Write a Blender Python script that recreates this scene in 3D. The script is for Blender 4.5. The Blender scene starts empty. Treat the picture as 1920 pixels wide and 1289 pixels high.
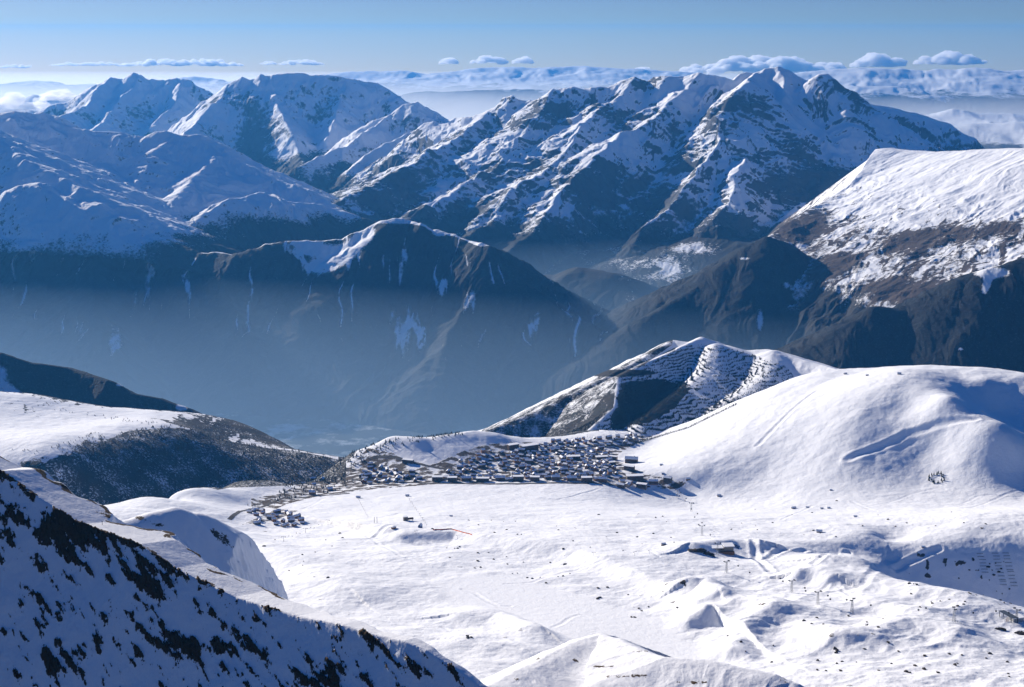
import bpy, math, random
import numpy as np
from mathutils import Vector

S = bpy.context.scene
COL = S.collection
R = math.radians

# ------------------------------------------------------------------ camera
CAM_Z = 3300.0
PITCH = R(12.5)
F = 2637.0            # focal length in photo pixels (photo is 1920 wide)
cd = bpy.data.cameras.new('camera')
cam = bpy.data.objects.new('camera', cd)
COL.objects.link(cam)
cam.location = (0, 0, CAM_Z)
cam.rotation_euler = (R(90) - PITCH, 0, 0)
cd.sensor_width = 36.0
cd.lens = 36.0 * F / 1920.0
cd.clip_start = 1.0
cd.clip_end = 400000.0
S.camera = cam

def math_node(nt, op, a, b=None, c=None, clamp=False):
    n = nt.nodes.new('ShaderNodeMath'); n.operation = op; n.use_clamp = clamp
    for i, v in enumerate((a, b, c)):
        if v is None: continue
        if isinstance(v, (int, float)): n.inputs[i].default_value = v
        else: nt.links.new(v, n.inputs[i])
    return n.outputs[0]

# ------------------------------------------------------------------ light
SUN_AZ = R(43)        # to the left of the view direction
SUN_EL = R(20)
w = bpy.data.worlds.new('World')
S.world = w
w.use_nodes = True
nt = w.node_tree
nt.nodes.clear()
out = nt.nodes.new('ShaderNodeOutputWorld')
bg = nt.nodes.new('ShaderNodeBackground')
sky = nt.nodes.new('ShaderNodeTexSky')
sky.sky_type = 'NISHITA'
sky.sun_disc = False
sky.sun_elevation = SUN_EL
sky.sun_rotation = -SUN_AZ
sky.altitude = 3300
sky.air_density = 1.0
sky.dust_density = 2.2
sky.ozone_density = 3.0
tc = nt.nodes.new('ShaderNodeTexCoord')
va = nt.nodes.new('ShaderNodeVectorMath'); va.operation = 'ADD'
va.inputs[1].default_value = (0, 0, 0.045)     # dip of the true horizon seen from 3300 m
nt.links.new(tc.outputs['Generated'], va.inputs[0])
nt.links.new(va.outputs[0], sky.inputs[0])
hs = nt.nodes.new('ShaderNodeHueSaturation')
hs.inputs['Saturation'].default_value = 1.1
nt.links.new(sky.outputs[0], hs.inputs['Color'])
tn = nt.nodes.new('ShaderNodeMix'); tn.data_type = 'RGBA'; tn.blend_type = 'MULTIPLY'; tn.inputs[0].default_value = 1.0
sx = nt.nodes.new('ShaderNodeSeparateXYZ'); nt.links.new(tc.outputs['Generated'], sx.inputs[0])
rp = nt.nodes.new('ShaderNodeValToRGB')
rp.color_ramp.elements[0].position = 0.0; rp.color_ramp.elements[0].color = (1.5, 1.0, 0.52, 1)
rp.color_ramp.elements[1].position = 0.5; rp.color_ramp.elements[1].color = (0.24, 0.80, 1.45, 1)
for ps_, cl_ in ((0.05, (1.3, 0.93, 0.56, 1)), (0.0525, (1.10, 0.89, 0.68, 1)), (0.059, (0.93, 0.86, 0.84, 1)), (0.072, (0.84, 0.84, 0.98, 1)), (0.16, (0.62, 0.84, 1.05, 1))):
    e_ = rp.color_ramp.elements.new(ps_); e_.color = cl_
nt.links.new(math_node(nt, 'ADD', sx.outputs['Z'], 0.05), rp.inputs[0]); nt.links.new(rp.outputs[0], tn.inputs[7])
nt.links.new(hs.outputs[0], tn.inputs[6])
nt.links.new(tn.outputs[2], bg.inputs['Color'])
bg.inputs['Strength'].default_value = 0.05
nt.links.new(bg.outputs[0], out.inputs['Surface'])

sd = bpy.data.lights.new('sun', 'SUN')
sd.energy = 5.0
sd.angle = R(0.5)
sd.color = (1.0, 0.91, 0.78)
sun = bpy.data.objects.new('sun', sd)
COL.objects.link(sun)
sdir = Vector((-math.sin(SUN_AZ) * math.cos(SUN_EL), math.cos(SUN_AZ) * math.cos(SUN_EL), math.sin(SUN_EL)))
sun.rotation_euler = sdir.to_track_quat('Z', 'Y').to_euler()
sun.location = (0, 0, 6000)

S.view_settings.view_transform = 'Standard'
S.view_settings.look = 'None'
S.view_settings.exposure = 0.62
S.view_settings.gamma = 1.0
S.cycles.max_bounces = 8
S.cycles.volume_bounces = 6
S.cycles.transparent_max_bounces = 24
S.cycles.use_denoising = True

# ------------------------------------------------------------------ helpers
def ray(px, py):
    v = (644.5 - py) / F
    den = math.cos(PITCH) + math.sin(PITCH) * v
    return ((px - 960) / F) / den, (-math.sin(PITCH) + math.cos(PITCH) * v) / den

def P(px, py, Y):
    u, s = ray(px, py)
    return (u * Y, Y, CAM_Z + s * Y)

def PL(*pts):
    "polyline of (px, py, Ykm) points"
    return np.array([P(a, b, c * 1000.0) for a, b, c in pts])

_rng = np.random.RandomState(7)
_perm = _rng.permutation(4096)
_ga = _rng.rand(4096) * 2 * np.pi
_gx, _gy = np.cos(_ga), np.sin(_ga)

def perlin(x, y):
    xi = np.floor(x).astype(np.int64); yi = np.floor(y).astype(np.int64)
    xf = x - xi; yf = y - yi
    u = xf * xf * xf * (xf * (xf * 6 - 15) + 10)
    v = yf * yf * yf * (yf * (yf * 6 - 15) + 10)
    def g(ix, iy, dx, dy):
        h = _perm[(_perm[ix & 4095] + iy) & 4095]
        return _gx[h] * dx + _gy[h] * dy
    a = g(xi, yi, xf, yf); b = g(xi + 1, yi, xf - 1, yf)
    c = g(xi, yi + 1, xf, yf - 1); d = g(xi + 1, yi + 1, xf - 1, yf - 1)
    return (a + (b - a) * u) * (1 - v) + (c + (d - c) * u) * v

def fbm(x, y, n=5, gain=0.5):
    t = 0; a = 1.0
    for i in range(n):
        t = t + a * perlin(x + 17.3 * i, y - 9.1 * i)
        x = x * 2.03; y = y * 2.03; a *= gain
    return t

def ridged(x, y, n=4, gain=0.5):
    "0 on the crests of the noise, down to -1 in its hollows"
    t = 0; a = 1.0; tot = 0
    for i in range(n):
        t = t + a * (1 - np.abs(perlin(x + 31.7 * i, y + 5.3 * i)) * 2.0)
        tot += a
        x = x * 2.1; y = y * 2.1; a *= gain
    return t / tot - 1.0

def sstep(a, b, x):
    t = np.clip((x - a) / (b - a), 0, 1)
    return t * t * (3 - 2 * t)

def smax(a, b, w):
    h = np.clip(0.5 + 0.5 * (a - b) / w, 0, 1)
    return b + (a - b) * h + w * h * (1 - h)

def pdist(X, Y, pts):
    "distance, arc length, crest height and side (1 = to the left of travel) of a polyline"
    best = np.full(X.shape, 1e12); sa = np.zeros_like(X); zz = np.zeros_like(X); side = np.zeros_like(X)
    acc = 0.0
    for i in range(len(pts) - 1):
        ax, ay, az = pts[i]; bx, by, bz = pts[i + 1]
        dx, dy = bx - ax, by - ay
        L2 = dx * dx + dy * dy + 1e-9; L = math.sqrt(L2)
        tr = ((X - ax) * dx + (Y - ay) * dy) / L2
        t = np.clip(tr, 0, 1)
        te = tr if len(pts) == 2 else (np.minimum(tr, 1) if i == 0 else (np.maximum(tr, 0) if i == len(pts) - 2 else t))
        d2 = (X - ax - t * dx) ** 2 + (Y - ay - t * dy) ** 2
        m = d2 < best
        best = np.where(m, d2, best)
        sa = np.where(m, acc + te * L, sa)
        zz = np.where(m, az + (bz - az) * t, zz)
        side = np.where(m, (dx * (Y - ay) - dy * (X - ax)) / (L * np.sqrt(d2) + 1e-6), side)
        acc += L
    return np.sqrt(best), sa, zz, side

def ridge_field(X, Y, ridges, warp=0.0, wl=600.0, join=25.0, seed=0.0, zmin=-500.0):
    """heights of mountains given by their crest lines; each ridge is a dict:
    p polyline, kl / kr slope to the left / right of travel, r rounding, g gully depth, gl gully spacing, c concavity"""
    if warp:
        wx = fbm(X / wl + seed, Y / wl, 4) * warp; wy = fbm(X / wl - 40 + seed, Y / wl + 13, 4) * warp
        Xw, Yw = X + wx, Y + wy
    else:
        Xw, Yw = X, Y
    H = np.full(X.shape, float(zmin))
    for i, rd in enumerate(ridges):
        r0 = rd.get('r', 15.0)
        c = rd.get('c', 0.0)            # concave profile: steep by the crest, gentler below
        g = rd.get('g', 60.0); gl = rd.get('gl', 260.0)
        base = np.full(X.shape, -1e9); dd = np.zeros(X.shape)
        pts = rd['p']
        gx, gy = pts[-1][0] - pts[0][0], pts[-1][1] - pts[0][1]
        gn = math.hypot(gx, gy); s = (X * gx + Y * gy) / gn
        if rd.get('near'):              # gentle shoulders: height taken from the nearest piece of crest
            d, s, z, sd_ = pdist(Xw, Yw, pts)
            dd = np.sqrt(d * d + r0 * r0) - r0
            base = z - (rd['kr'] + (rd['kl'] - rd['kr']) * sstep(-0.6, 0.6, sd_)) * dd
        for q in range(0 if rd.get('near') else len(pts) - 1):
            ax, ay, az = pts[q]; bx, by, bz = pts[q + 1]
            ex_, ey_ = bx - ax, by - ay; L2 = ex_ * ex_ + ey_ * ey_ + 1e-9
            px_, py_ = Xw - ax, Yw - ay
            t = np.clip((px_ * ex_ + py_ * ey_) / L2, 0, 1)
            d = np.hypot(px_ - t * ex_, py_ - t * ey_)
            sd_ = (ex_ * py_ - ey_ * px_) / (math.sqrt(L2) * d + 1e-6)
            k = rd['kr'] + (rd['kl'] - rd['kr']) * sstep(-0.6, 0.6, sd_)
            d = np.sqrt(d * d + r0 * r0) - r0
            cand = az + (bz - az) * t - k * d * (1.0 - c * sstep(0, 2200, d))
            m = cand > base
            base = np.where(m, cand, base); dd = np.where(m, d, dd)
        idx = np.nonzero(base.ravel() > (H.ravel() - g * 1.5 - 60))[0]
        if len(idx) == 0: continue
        b = base.ravel()[idx]
        ss = s.ravel()[idx]; dr = dd.ravel()[idx]; xr = X.ravel()[idx]; yr = Y.ravel()[idx]
        wob = fbm(xr / (gl * 2.2) + 3 * i + seed, yr / (gl * 2.2), 3) * gl * 0.7
        gg = ridged((ss + wob) / gl + 11 * i + seed, dr / (gl * 4.0) + 5 * i, 4, 0.55)
        b = b + g * gg * sstep(0, g * 3.2, dr) + g * 0.5 * sstep(0, g * 3.2, dr)
        h = H.ravel()
        h[idx] = smax(b, h[idx], join)
        H = h.reshape(X.shape)
    return H

def mesh_obj(name, V, faces, mat=None, parent=None, smooth=False):
    me = bpy.data.meshes.new(name)
    me.from_pydata(V, [], faces)
    if smooth:
        me.polygons.foreach_set('use_smooth', [True] * len(me.polygons))
    if mat is not None:
        for m in (mat if isinstance(mat, (list, tuple)) else [mat]): me.materials.append(m)
    me.update()
    o = bpy.data.objects.new(name, me)
    COL.objects.link(o)
    if parent is not None: o.parent = parent
    return o

def grid_obj(name, X, Y, Z, mat, attrs=None, skirt=0):
    ny, nx = X.shape
    n = nx * ny
    co = np.empty((n, 3), np.float32)
    co[:, 0] = X.ravel(); co[:, 1] = Y.ravel(); co[:, 2] = Z.ravel()
    i = np.arange(n).reshape(ny, nx)
    q = np.stack([i[:-1, :-1], i[:-1, 1:], i[1:, 1:], i[1:, :-1]], -1).reshape(-1, 4).astype(np.int32)
    me = bpy.data.meshes.new(name)
    me.vertices.add(n); me.vertices.foreach_set('co', co.ravel())
    me.loops.add(q.size); me.loops.foreach_set('vertex_index', q.ravel())
    me.polygons.add(len(q))
    me.polygons.foreach_set('loop_start', np.arange(0, q.size, 4, dtype=np.int32))
    me.polygons.foreach_set('loop_total', np.full(len(q), 4, np.int32))
    me.polygons.foreach_set('use_smooth', np.ones(len(q), bool))
    me.update(calc_edges=True)
    for k, a in (attrs or {}).items():
        at = me.attributes.new(k, 'FLOAT', 'POINT')
        at.data.foreach_set('value', a.astype(np.float32).ravel())
    me.materials.append(mat)
    o = bpy.data.objects.new(name, me)
    COL.objects.link(o)
    return o

def fan(u0, u1, nu, y0, y1, ny, power=1.0):
    t = np.linspace(0, 1, ny) ** power
    yy = y0 + (y1 - y0) * t
    uu = np.linspace(u0, u1, nu)
    U, Y = np.meshgrid(uu, yy)
    return U * Y, Y

def slope_of(X, Y, Z):
    "steepness (dz/dh) of a fan grid"
    du = np.gradient(Z, axis=1); dv = np.gradient(Z, axis=0)
    xu = np.gradient(X, axis=1); xv = np.gradient(X, axis=0); yv = np.gradient(Y, axis=0)
    zx = du / xu
    zy = (dv - zx * xv) / yv
    return np.sqrt(zx * zx + zy * zy), zx, zy

# ------------------------------------------------------------------ materials
def new_mat(name):
    m = bpy.data.materials.new(name); m.use_nodes = True
    nt = m.node_tree; nt.nodes.clear()
    o = nt.nodes.new('ShaderNodeOutputMaterial'); b = nt.nodes.new('ShaderNodeBsdfPrincipled')
    nt.links.new(b.outputs[0], o.inputs['Surface'])
    b.inputs['Roughness'].default_value = 0.85
    b.inputs['Specular IOR Level'].default_value = 0.15
    return m, nt, b

def mixc(nt, fac, a, b):
    n = nt.nodes.new('ShaderNodeMix'); n.data_type = 'RGBA'
    if isinstance(fac, (int, float)): n.inputs[0].default_value = fac
    else: nt.links.new(fac, n.inputs[0])
    for i, v in ((6, a), (7, b)):
        if isinstance(v, tuple): n.inputs[i].default_value = (*v, 1)
        else: nt.links.new(v, n.inputs[i])
    return n.outputs[2]

def noise(nt, vec, scale, detail=6, rough=0.6, dist=0.0):
    n = nt.nodes.new('ShaderNodeTexNoise')
    n.inputs['Scale'].default_value = scale; n.inputs['Detail'].default_value = detail
    n.inputs['Roughness'].default_value = rough; n.inputs['Distortion'].default_value = dist
    nt.links.new(vec, n.inputs['Vector'])
    return n.outputs['Fac']

SNOW = (0.86, 0.87, 0.90)
def terrain_mat(name, size, rock=(0.075, 0.062, 0.055), rock2=(0.16, 0.14, 0.125), forest=(0.016, 0.020, 0.022), snow=SNOW,
                forest2=(0.030, 0.027, 0.024), bump=0.35, rk_c=5.0, fo_c=4.0, fo_n=1.5, rk_n=1.3):
    """snow with rock and forest cover read from the mesh and broken up by noise; size = size in metres of the smallest marks"""
    m, nt, b = new_mat(name)
    tc = nt.nodes.new('ShaderNodeTexCoord'); vec = tc.outputs['Object']
    def attr(n_):
        a = nt.nodes.new('ShaderNodeAttribute'); a.attribute_name = n_; return a.outputs['Fac']
    n1 = noise(nt, vec, 1.0 / (size * 6), 7, 0.68)
    n2 = noise(nt, vec, 1.0 / (size * 2.5), 5, 0.7)
    n3 = noise(nt, vec, 1.0 / (size * 30), 4, 0.55)
    rk = math_node(nt, 'ADD', attr('rock'), math_node(nt, 'MULTIPLY', math_node(nt, 'SUBTRACT', n1, 0.5), rk_n))
    rk = math_node(nt, 'MULTIPLY_ADD', math_node(nt, 'SUBTRACT', rk, 0.5), rk_c, 0.5, clamp=True)
    fo = math_node(nt, 'ADD', attr('forest'), math_node(nt, 'MULTIPLY', math_node(nt, 'SUBTRACT', n2, 0.5), fo_n))
    fo = math_node(nt, 'MULTIPLY_ADD', math_node(nt, 'SUBTRACT', fo, 0.5), fo_c, 0.5, clamp=True)
    rc = mixc(nt, n2, rock, rock2)
    fc = mixc(nt, math_node(nt, 'MULTIPLY_ADD', math_node(nt, 'SUBTRACT', n3, 0.5), 4.0, 0.45, clamp=True), forest, forest2)
    n4 = noise(nt, vec, 1.0 / (size * 1.4), 3, 0.75)
    fc = mixc(nt, math_node(nt, 'MULTIPLY_ADD', math_node(nt, 'SUBTRACT', n4, 0.56), 5.0, 0.0, clamp=True), fc, (0.055, 0.070, 0.088))
    sc = mixc(nt, n3, snow, tuple(c * 0.95 for c in snow))
    c = mixc(nt, rk, sc, rc)
    c = mixc(nt, fo, c, fc)
    nt.links.new(c, b.inputs['Base Color'])
    if bump:
        bp = nt.nodes.new('ShaderNodeBump'); bp.inputs['Strength'].default_value = bump
        bp.inputs['Distance'].default_value = size * 1.5
        h = math_node(nt, 'ADD', n1, math_node(nt, 'MULTIPLY', n2, math_node(nt, 'MULTIPLY_ADD', math_node(nt, 'MAXIMUM', rk, fo), 1.2, 0.25)))
        nt.links.new(h, bp.inputs['Height']); nt.links.new(bp.outputs[0], b.inputs['Normal'])
    return m

def tag(o, label=None, cat=None, group=None, kind=None):
    if label: o['label'] = label
    if cat: o['category'] = cat
    if group: o['group'] = group
    if kind: o['kind'] = kind
    return o

def struct(o, label, cat):
    return tag(o, label, cat, None, 'structure')

def U(px, py=400):
    return ray(px, py)[0]
#@@TERRAIN
# ------------------------------------------------------------------ ground and valley floor
fm = terrain_mat('valley_floor_cover', 60, forest=(0.03, 0.035, 0.03), bump=0.0, snow=(0.5, 0.52, 0.5))
yy = np.concatenate([np.linspace(-6000, 6000, 20), np.linspace(6400, 15000, 160), np.linspace(15600, 59500, 60)])
xx = np.concatenate([np.linspace(-60000, -9000, 24), np.linspace(-8800, 8800, 220), np.linspace(9000, 60000, 24)])
X, Y = np.meshgrid(xx, yy)
Z = 700 + 14 * fbm(X / 900, Y / 900, 4) - 90 * sstep(15000, 30000, Y)
far = sstep(20000, 30000, Y)
Z = Z + far * (200 * np.abs(fbm(X / 6000, Y / 6000, 4)))
fo = 0.62 + 0.4 * fbm(X / 700, Y / 400, 4) + 0.45 * sstep(15000, 22000, Y)
o = grid_obj('ground', X, Y, Z, fm, {'rock': np.zeros_like(X), 'forest': fo})
struct(o, 'flat hazy valley floor of pale fields far below the village', 'ground')

# far plateau ranges
frm = terrain_mat('far_range_cover', 160, bump=0.0, snow=(0.75, 0.77, 0.8))
def far_range(name, label, pl, kf, seed, y0, y1, g=170, gl=1500, u0=-0.5, u1=0.5, nu=900, ny=90, tree=1250):
    X, Y = fan(u0, u1, nu, y0 * 1000, y1 * 1000, ny)
    H = ridge_field(X, Y, [dict(p=PL(*p_), kl=0.5, kr=kf, r=80, g=g, gl=gl, c=0.3) for p_ in pl], warp=250, wl=2500, seed=seed, join=60, zmin=300)
    H += 50 * fbm(X / 900 + seed, Y / 900, 5)
    sl, _, _ = slope_of(X, Y, H)
    fo = 0.5 + (tree - H) / 420 + 0.5 * fbm(X / 1800, Y / 1800, 3)
    rk = 0.2 + (sl - 0.3) * 0.8
    o = grid_obj(name, X, Y, H, frm, {'rock': rk, 'forest': fo})
    struct(o, label, 'mountain range')
far_range('far_range', 'palest long plateau range on the horizon under the cumulus row',
          [[(600,140,52),(660,135,52),(760,132,52),(800,138,52),(850,134,52),(900,128,52),(950,125,52),(1000,127,52),(1050,126,52),(1100,124,52),(1150,128,52),(1200,130,52),(1260,133,52),(1330,140,52)],
           [(-80,165,50),(30,155,50),(75,150,50),(100,152,50),(130,160,50),(330,150,50),(360,143,50),(400,146,50),(430,155,50),(500,160,50)]],
          0.22, 3.0, 43, 58, tree=1500)
far_range('far_range', 'dark blue serrated range on the right beneath the cumulus clouds',
          [[(1380,150,42),(1500,136,42),(1560,131,42),(1600,128,42),(1640,127,42),(1700,131,42),(1740,132,42),(1760,128,42),(1800,130,42),(1830,126,42),(1850,127,42),(1880,133,42),(1920,130,42),(2000,126,42),(2150,122,42)],
           [(1500,165,39),(1600,160,38),(1680,162,38),(1720,175,37),(1800,180,37),(1900,185,37),(2050,180,37)],
           [(680,190,42),(800,172,42),(900,170,41),(1000,168,41),(1080,175,40),(1200,180,40),(1300,175,40)]],
          0.28, 8.0, 33, 47, tree=1700)
far_range('far_range', 'low pale snow plateau behind the right shoulder of the big massif',
          [[(1740,215,30),(1790,205,30),(1830,212,30),(1880,212,30),(1930,217,30),(2100,215,30)],
           [(1790,235,27),(1850,232,27),(1920,230,27),(2100,228,27)]],
          0.25, 12.0, 22, 34, g=90, gl=800, u0=0.2, u1=0.55, nu=400, tree=1350)
far_range('far_range', 'small blue peaks left of the twin far summits above cloud',
          [[(-120,190,34),(-20,195,34),(30,185,34),(60,178,34),(85,182,34),(140,186,34),(200,200,34)],
           [(-100,215,28),(0,205,28),(40,200,28),(80,215,28)]],
          0.4, 15.0, 24, 40, g=120, gl=800, u0=-0.5, u1=-0.1, nu=400, tree=1300)

# massif A1 : twin far summits at left
ma = terrain_mat('far_massif_cover', 14, rock=(0.045, 0.047, 0.052), rock2=(0.11, 0.112, 0.118), bump=0.35, rk_c=4.5, rk_n=1.5)
def massif(name, label, X, Y, ridges, mat, seed, warp=70, wl=900, tree=1650, rock=0.35, bigr=.35, rockslope=0.55, small=22, jw=None, jag=0, jl=420, post=None, fmask=None, rmask=None, join=30, fsh=220):
    H = ridge_field(X, Y, ridges, warp=warp, wl=wl, seed=seed, join=join)
    H = H + small * fbm(X / 230 + seed, Y / 230, 5, 0.55) * sstep(0, 200, 400)
    if jag:
        wx_ = fbm(X / 500 + seed, Y / 500, 3) * 160; wy_ = fbm(X / 500 - 7, Y / 500 + seed, 3) * 160
        H = H + (jag if jw is None else jag * jw(X, Y, H)) * (ridged((X + wx_) / jl, (Y + wy_) / jl, 5, 0.46) + 0.35)
    if post is not None: H = post(X, Y, H)
    sl, zx, zy = slope_of(X, Y, H)
    big = fbm(X / 800 + 50, Y / 800 + seed, 4)
    rk = rock + (sl - 0.75) * rockslope + bigr * big
    fo = 0.5 + (tree - H) / fsh + 0.9 * fbm(X / 420 - seed, Y / 420, 4)
    fo = np.where(sl > 1.3, fo - 0.3, fo)
    if fmask is not None: fo = fmask(X, Y, H, fo, sl, zx, zy)
    if rmask is not None: rk = rmask(X, Y, H, rk, sl, zx, zy)
    o = grid_obj(name, X, Y, H, mat, {'rock': np.clip(rk, -1, 1.5), 'forest': np.clip(fo, -1, 1.5)})
    struct(o, label, 'mountain')
    return X, Y, H

X, Y = fan(U(-150), U(480), 480, 19500, 26000, 300)
massif('mountain', 'farthest left blue mountain with twin pointed summits', X, Y, [
    dict(p=PL((-160,235,24),(0,222,24),(60,212,24),(100,197,24),(150,180,24),(185,156,24),(208,147,24),(228,151,24),(248,137,24),(262,141,24),(272,149,24),(305,152,24),(330,147,24),(350,149,24),(375,164,24),(400,177,24),(440,182,24)), kl=.7, kr=.85, g=110, gl=420),
    dict(p=PL((208,147,24),(180,175,23.4),(165,200,23),(120,215,22.5)), kl=.8, kr=.8, g=60, gl=300),
    dict(p=PL((262,141,24),(230,180,23.3),(200,220,22.6),(180,240,22)), kl=.8, kr=.8, g=60, gl=300),
    dict(p=PL((340,148,24),(330,190,23.2),(290,230,22.5)), kl=.8, kr=.8, g=60, gl=300)], ma, 1.0, rock=.12, bigr=.6, small=8, jag=90, jl=600)

# massif A2
X, Y = fan(U(300), U(960), 620, 16500, 23000, 360)
massif('mountain', 'long blue snow mountain left of the gap with dark rock triangle', X, Y, [
    dict(p=PL((370,230,20.5),(392,195,21),(405,180,21),(425,164,21),(455,146,21),(470,150,21),(480,148,21),(490,142,21),(500,146,21),(515,142,21),(545,140,21),(560,138,21),(575,141,21),(600,142,21),(650,148,21),(680,150,21),(700,152,21),(730,170,20.8),(760,188,20.5),(810,225,20),(860,250,20)), kl=.7, kr=.8, g=110, gl=420),
    dict(p=PL((430,162,21),(400,195,20.4),(365,235,19.8),(330,260,19.2)), kl=.85, kr=.75, g=60, gl=300),
    dict(p=PL((502,146,21),(520,190,20.4),(545,250,19.4),(575,320,18.4),(590,340,18)), kl=.6, kr=.9, g=90, gl=260),
    dict(p=PL((650,148,21),(640,200,20.2),(610,260,19.4)), kl=.8, kr=.8, g=60, gl=300),
    dict(p=PL((700,225,18.8),(735,215,18.9),(760,198,19),(785,191,19),(800,200,19),(815,216,19),(850,222,18.8),(880,225,18.6)), kl=.7, kr=.75, g=60, gl=300),
    dict(p=PL((735,215,18.9),(690,245,18.4),(640,275,17.8),(560,315,17.2)), kl=.8, kr=.8, g=60, gl=260),
    dict(p=PL((850,222,18.8),(790,240,18.2),(720,275,17.6),(650,320,17.0)), kl=.8, kr=.8, g=60, gl=260)], ma, 2.0, rock=.12, bigr=.6, small=8, jag=90, jl=600,
    rmask=lambda X, Y, H, rk, sl, zx, zy: rk + 0.45 * sstep(0.02, 0, np.abs(X / Y - U(480) - (19.8e3 - Y) * 6e-6)) * sstep(2650, 2300, H))

# massif B : the big central massif
mb = terrain_mat('massif_cover', 9, rock=(0.040, 0.042, 0.047), rock2=(0.10, 0.10, 0.104), forest=(0.012, 0.016, 0.021), forest2=(0.020, 0.022, 0.026), bump=0.3, rk_c=6, rk_n=1.0)
X, Y = fan(U(540), U(2050), 1250, 11800, 18200, 520)
RB = [
    dict(p=PL((800,232,16.8),(855,226,16.6),(905,214,16.4),(945,184,16.3),(965,182,16.2),(990,187,16.2),(1015,188,16.1),(1037,172,16),(1060,165,16),(1085,165,16),(1110,167,16),(1150,160,16),(1170,152,16),(1187,145,16),(1200,150,16),(1222,156,16),(1232,147,16),(1250,144,15.9),(1280,142,15.9),(1310,137,15.8),(1335,138,15.8),(1355,141,15.8),(1372,147,15.8),(1400,135,16),(1415,138,16),(1435,129,16),(1455,127,16),(1470,131,16),(1487,143,15.9),(1508,151,15.8),(1520,148,15.7),(1535,140,15.6),(1550,140,15.6),(1565,149,15.5),(1580,165,15.5),(1597,178,15.4),(1612,195,15.4)), kl=.75, kr=.85, g=100, gl=380, c=.25),
    dict(p=PL((1600,192,17),(1650,197,17),(1690,205,17),(1730,215,17),(1770,230,16.9),(1800,245,16.8),(1830,262,16.7),(1860,285,16.6),(1900,320,16.4)), kl=.7, kr=.75, g=80, gl=300),
    dict(p=PL((925,205,16.2),(880,240,15.7),(800,285,15.0),(740,325,14.5),(660,365,13.9),(610,390,13.4)), kl=.7, kr=.6, g=55, gl=260, c=.2),
    dict(p=PL((1037,172,16),(1000,220,15.5),(965,268,15.0),(925,315,14.6),(870,348,14.1),(790,395,13.4)), kl=.75, kr=.5, g=50, gl=240, c=.2),
    dict(p=PL((1187,145,16),(1150,185,15.6),(1095,232,15.1),(1065,285,14.6),(1010,330,14.1),(960,350,13.9),(930,410,13.2),(880,440,12.8)), kl=.8, kr=.5, g=60, gl=240, c=.2),
    dict(p=PL((1310,137,15.8),(1262,190,15.3),(1215,228,14.9),(1145,262,14.5),(1085,318,14.0),(1050,370,13.5),(1000,430,12.9),(950,475,12.4)), kl=.85, kr=.5, g=80, gl=240, c=.2),
    dict(p=PL((1420,136,16),(1400,152,15.2),(1375,182,14.9),(1358,215,14.6),(1345,270,14.2),(1300,330,13.7),(1255,395,13.1),(1190,450,12.6)), kl=.75, kr=.85, g=90, gl=240, c=.2),
    dict(p=PL((1455,127,16),(1480,180,15.3),(1530,240,14.8),(1570,300,14.2),(1530,370,13.5),(1460,410,13.0)), kl=.8, kr=.8, g=80, gl=260),
    dict(p=PL((1550,140,15.6),(1590,200,15.1),(1625,250,14.8),(1660,300,14.3),(1640,360,13.7)), kl=.8, kr=.7, g=70, gl=260),
    dict(p=PL((1400,300,13.9),(1380,350,13.4),(1340,410,12.8)), kl=.7, kr=.7, g=60, gl=220),
]
massif('mountain', 'big central snow massif with rocky crest and bright spurs above the valley', X, Y, RB, mb, 3.0, rock=.16, bigr=.9, tree=1540, warp=70, wl=600, small=7, jag=85, jl=430, jw=lambda X, Y, H: 1 - 0.75 * sstep(U(1330), U(1400), X / Y) * sstep(2150, 2350, H) * sstep(0, 300, Y * 0 + 300),
       rmask=lambda X, Y, H, rk, sl, zx, zy: rk + 0.36 * sstep(2200, 1800, H) + 0.35 * sstep(0.9, 1.3, sl) + 0.2 * sstep(2620, 2760, H))

# apron hills with hamlets below the big massif
mh = terrain_mat('apron_cover', 9, bump=0.4, forest=(0.03, 0.032, 0.028))
X, Y = fan(U(860), U(1560), 560, 9600, 13600, 300)
RH = [dict(p=PL((1000,485,13.0),(1100,470,12.9),(1250,452,12.8),(1330,440,12.7),(1420,455,12.4)), kl=.3, kr=.22, r=60, g=18, gl=200),
      dict(p=PL((980,545,11.6),(1040,517,11.5),(1090,503,11.4),(1140,512,11.3),(1200,565,10.9),(1240,610,10.5)), kl=.45, kr=.55, r=90, g=20, gl=200),
      dict(p=PL((1480,470,11.8),(1350,520,11.2),(1240,570,10.7),(1190,610,10.3)), kl=.4, kr=.5, r=60, g=20, gl=200)]
def fh(X, Y, H, fo, sl, zx, zy):
    f = 0.85 + 0.5 * fbm(X / 300, Y / 500, 3)
    u, v = X / Y, (H - CAM_Z) / Y
    for (px, py, rx, ry) in ((1225, 500, 60, 22), (1300, 468, 45, 14), (1000, 512, 22, 14), (1160, 610, 22, 14), (1090, 585, 12, 6)):
        uu, ss = ray(px, py)
        q = ((u - uu) / (rx / F)) ** 2 + ((v - ss) / (ry / F)) ** 2
        f = f - (0.42 + 0.5 * fbm(X / 90, Y / 160, 3)) * np.exp(-q * 1.2)
    return f
massif('hill', 'hazy wooded foothills with pale hamlet clearings in the middle distance', X, Y, RH, mh, 4.0, warp=60, small=8, fmask=fh, rock=0)

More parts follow.
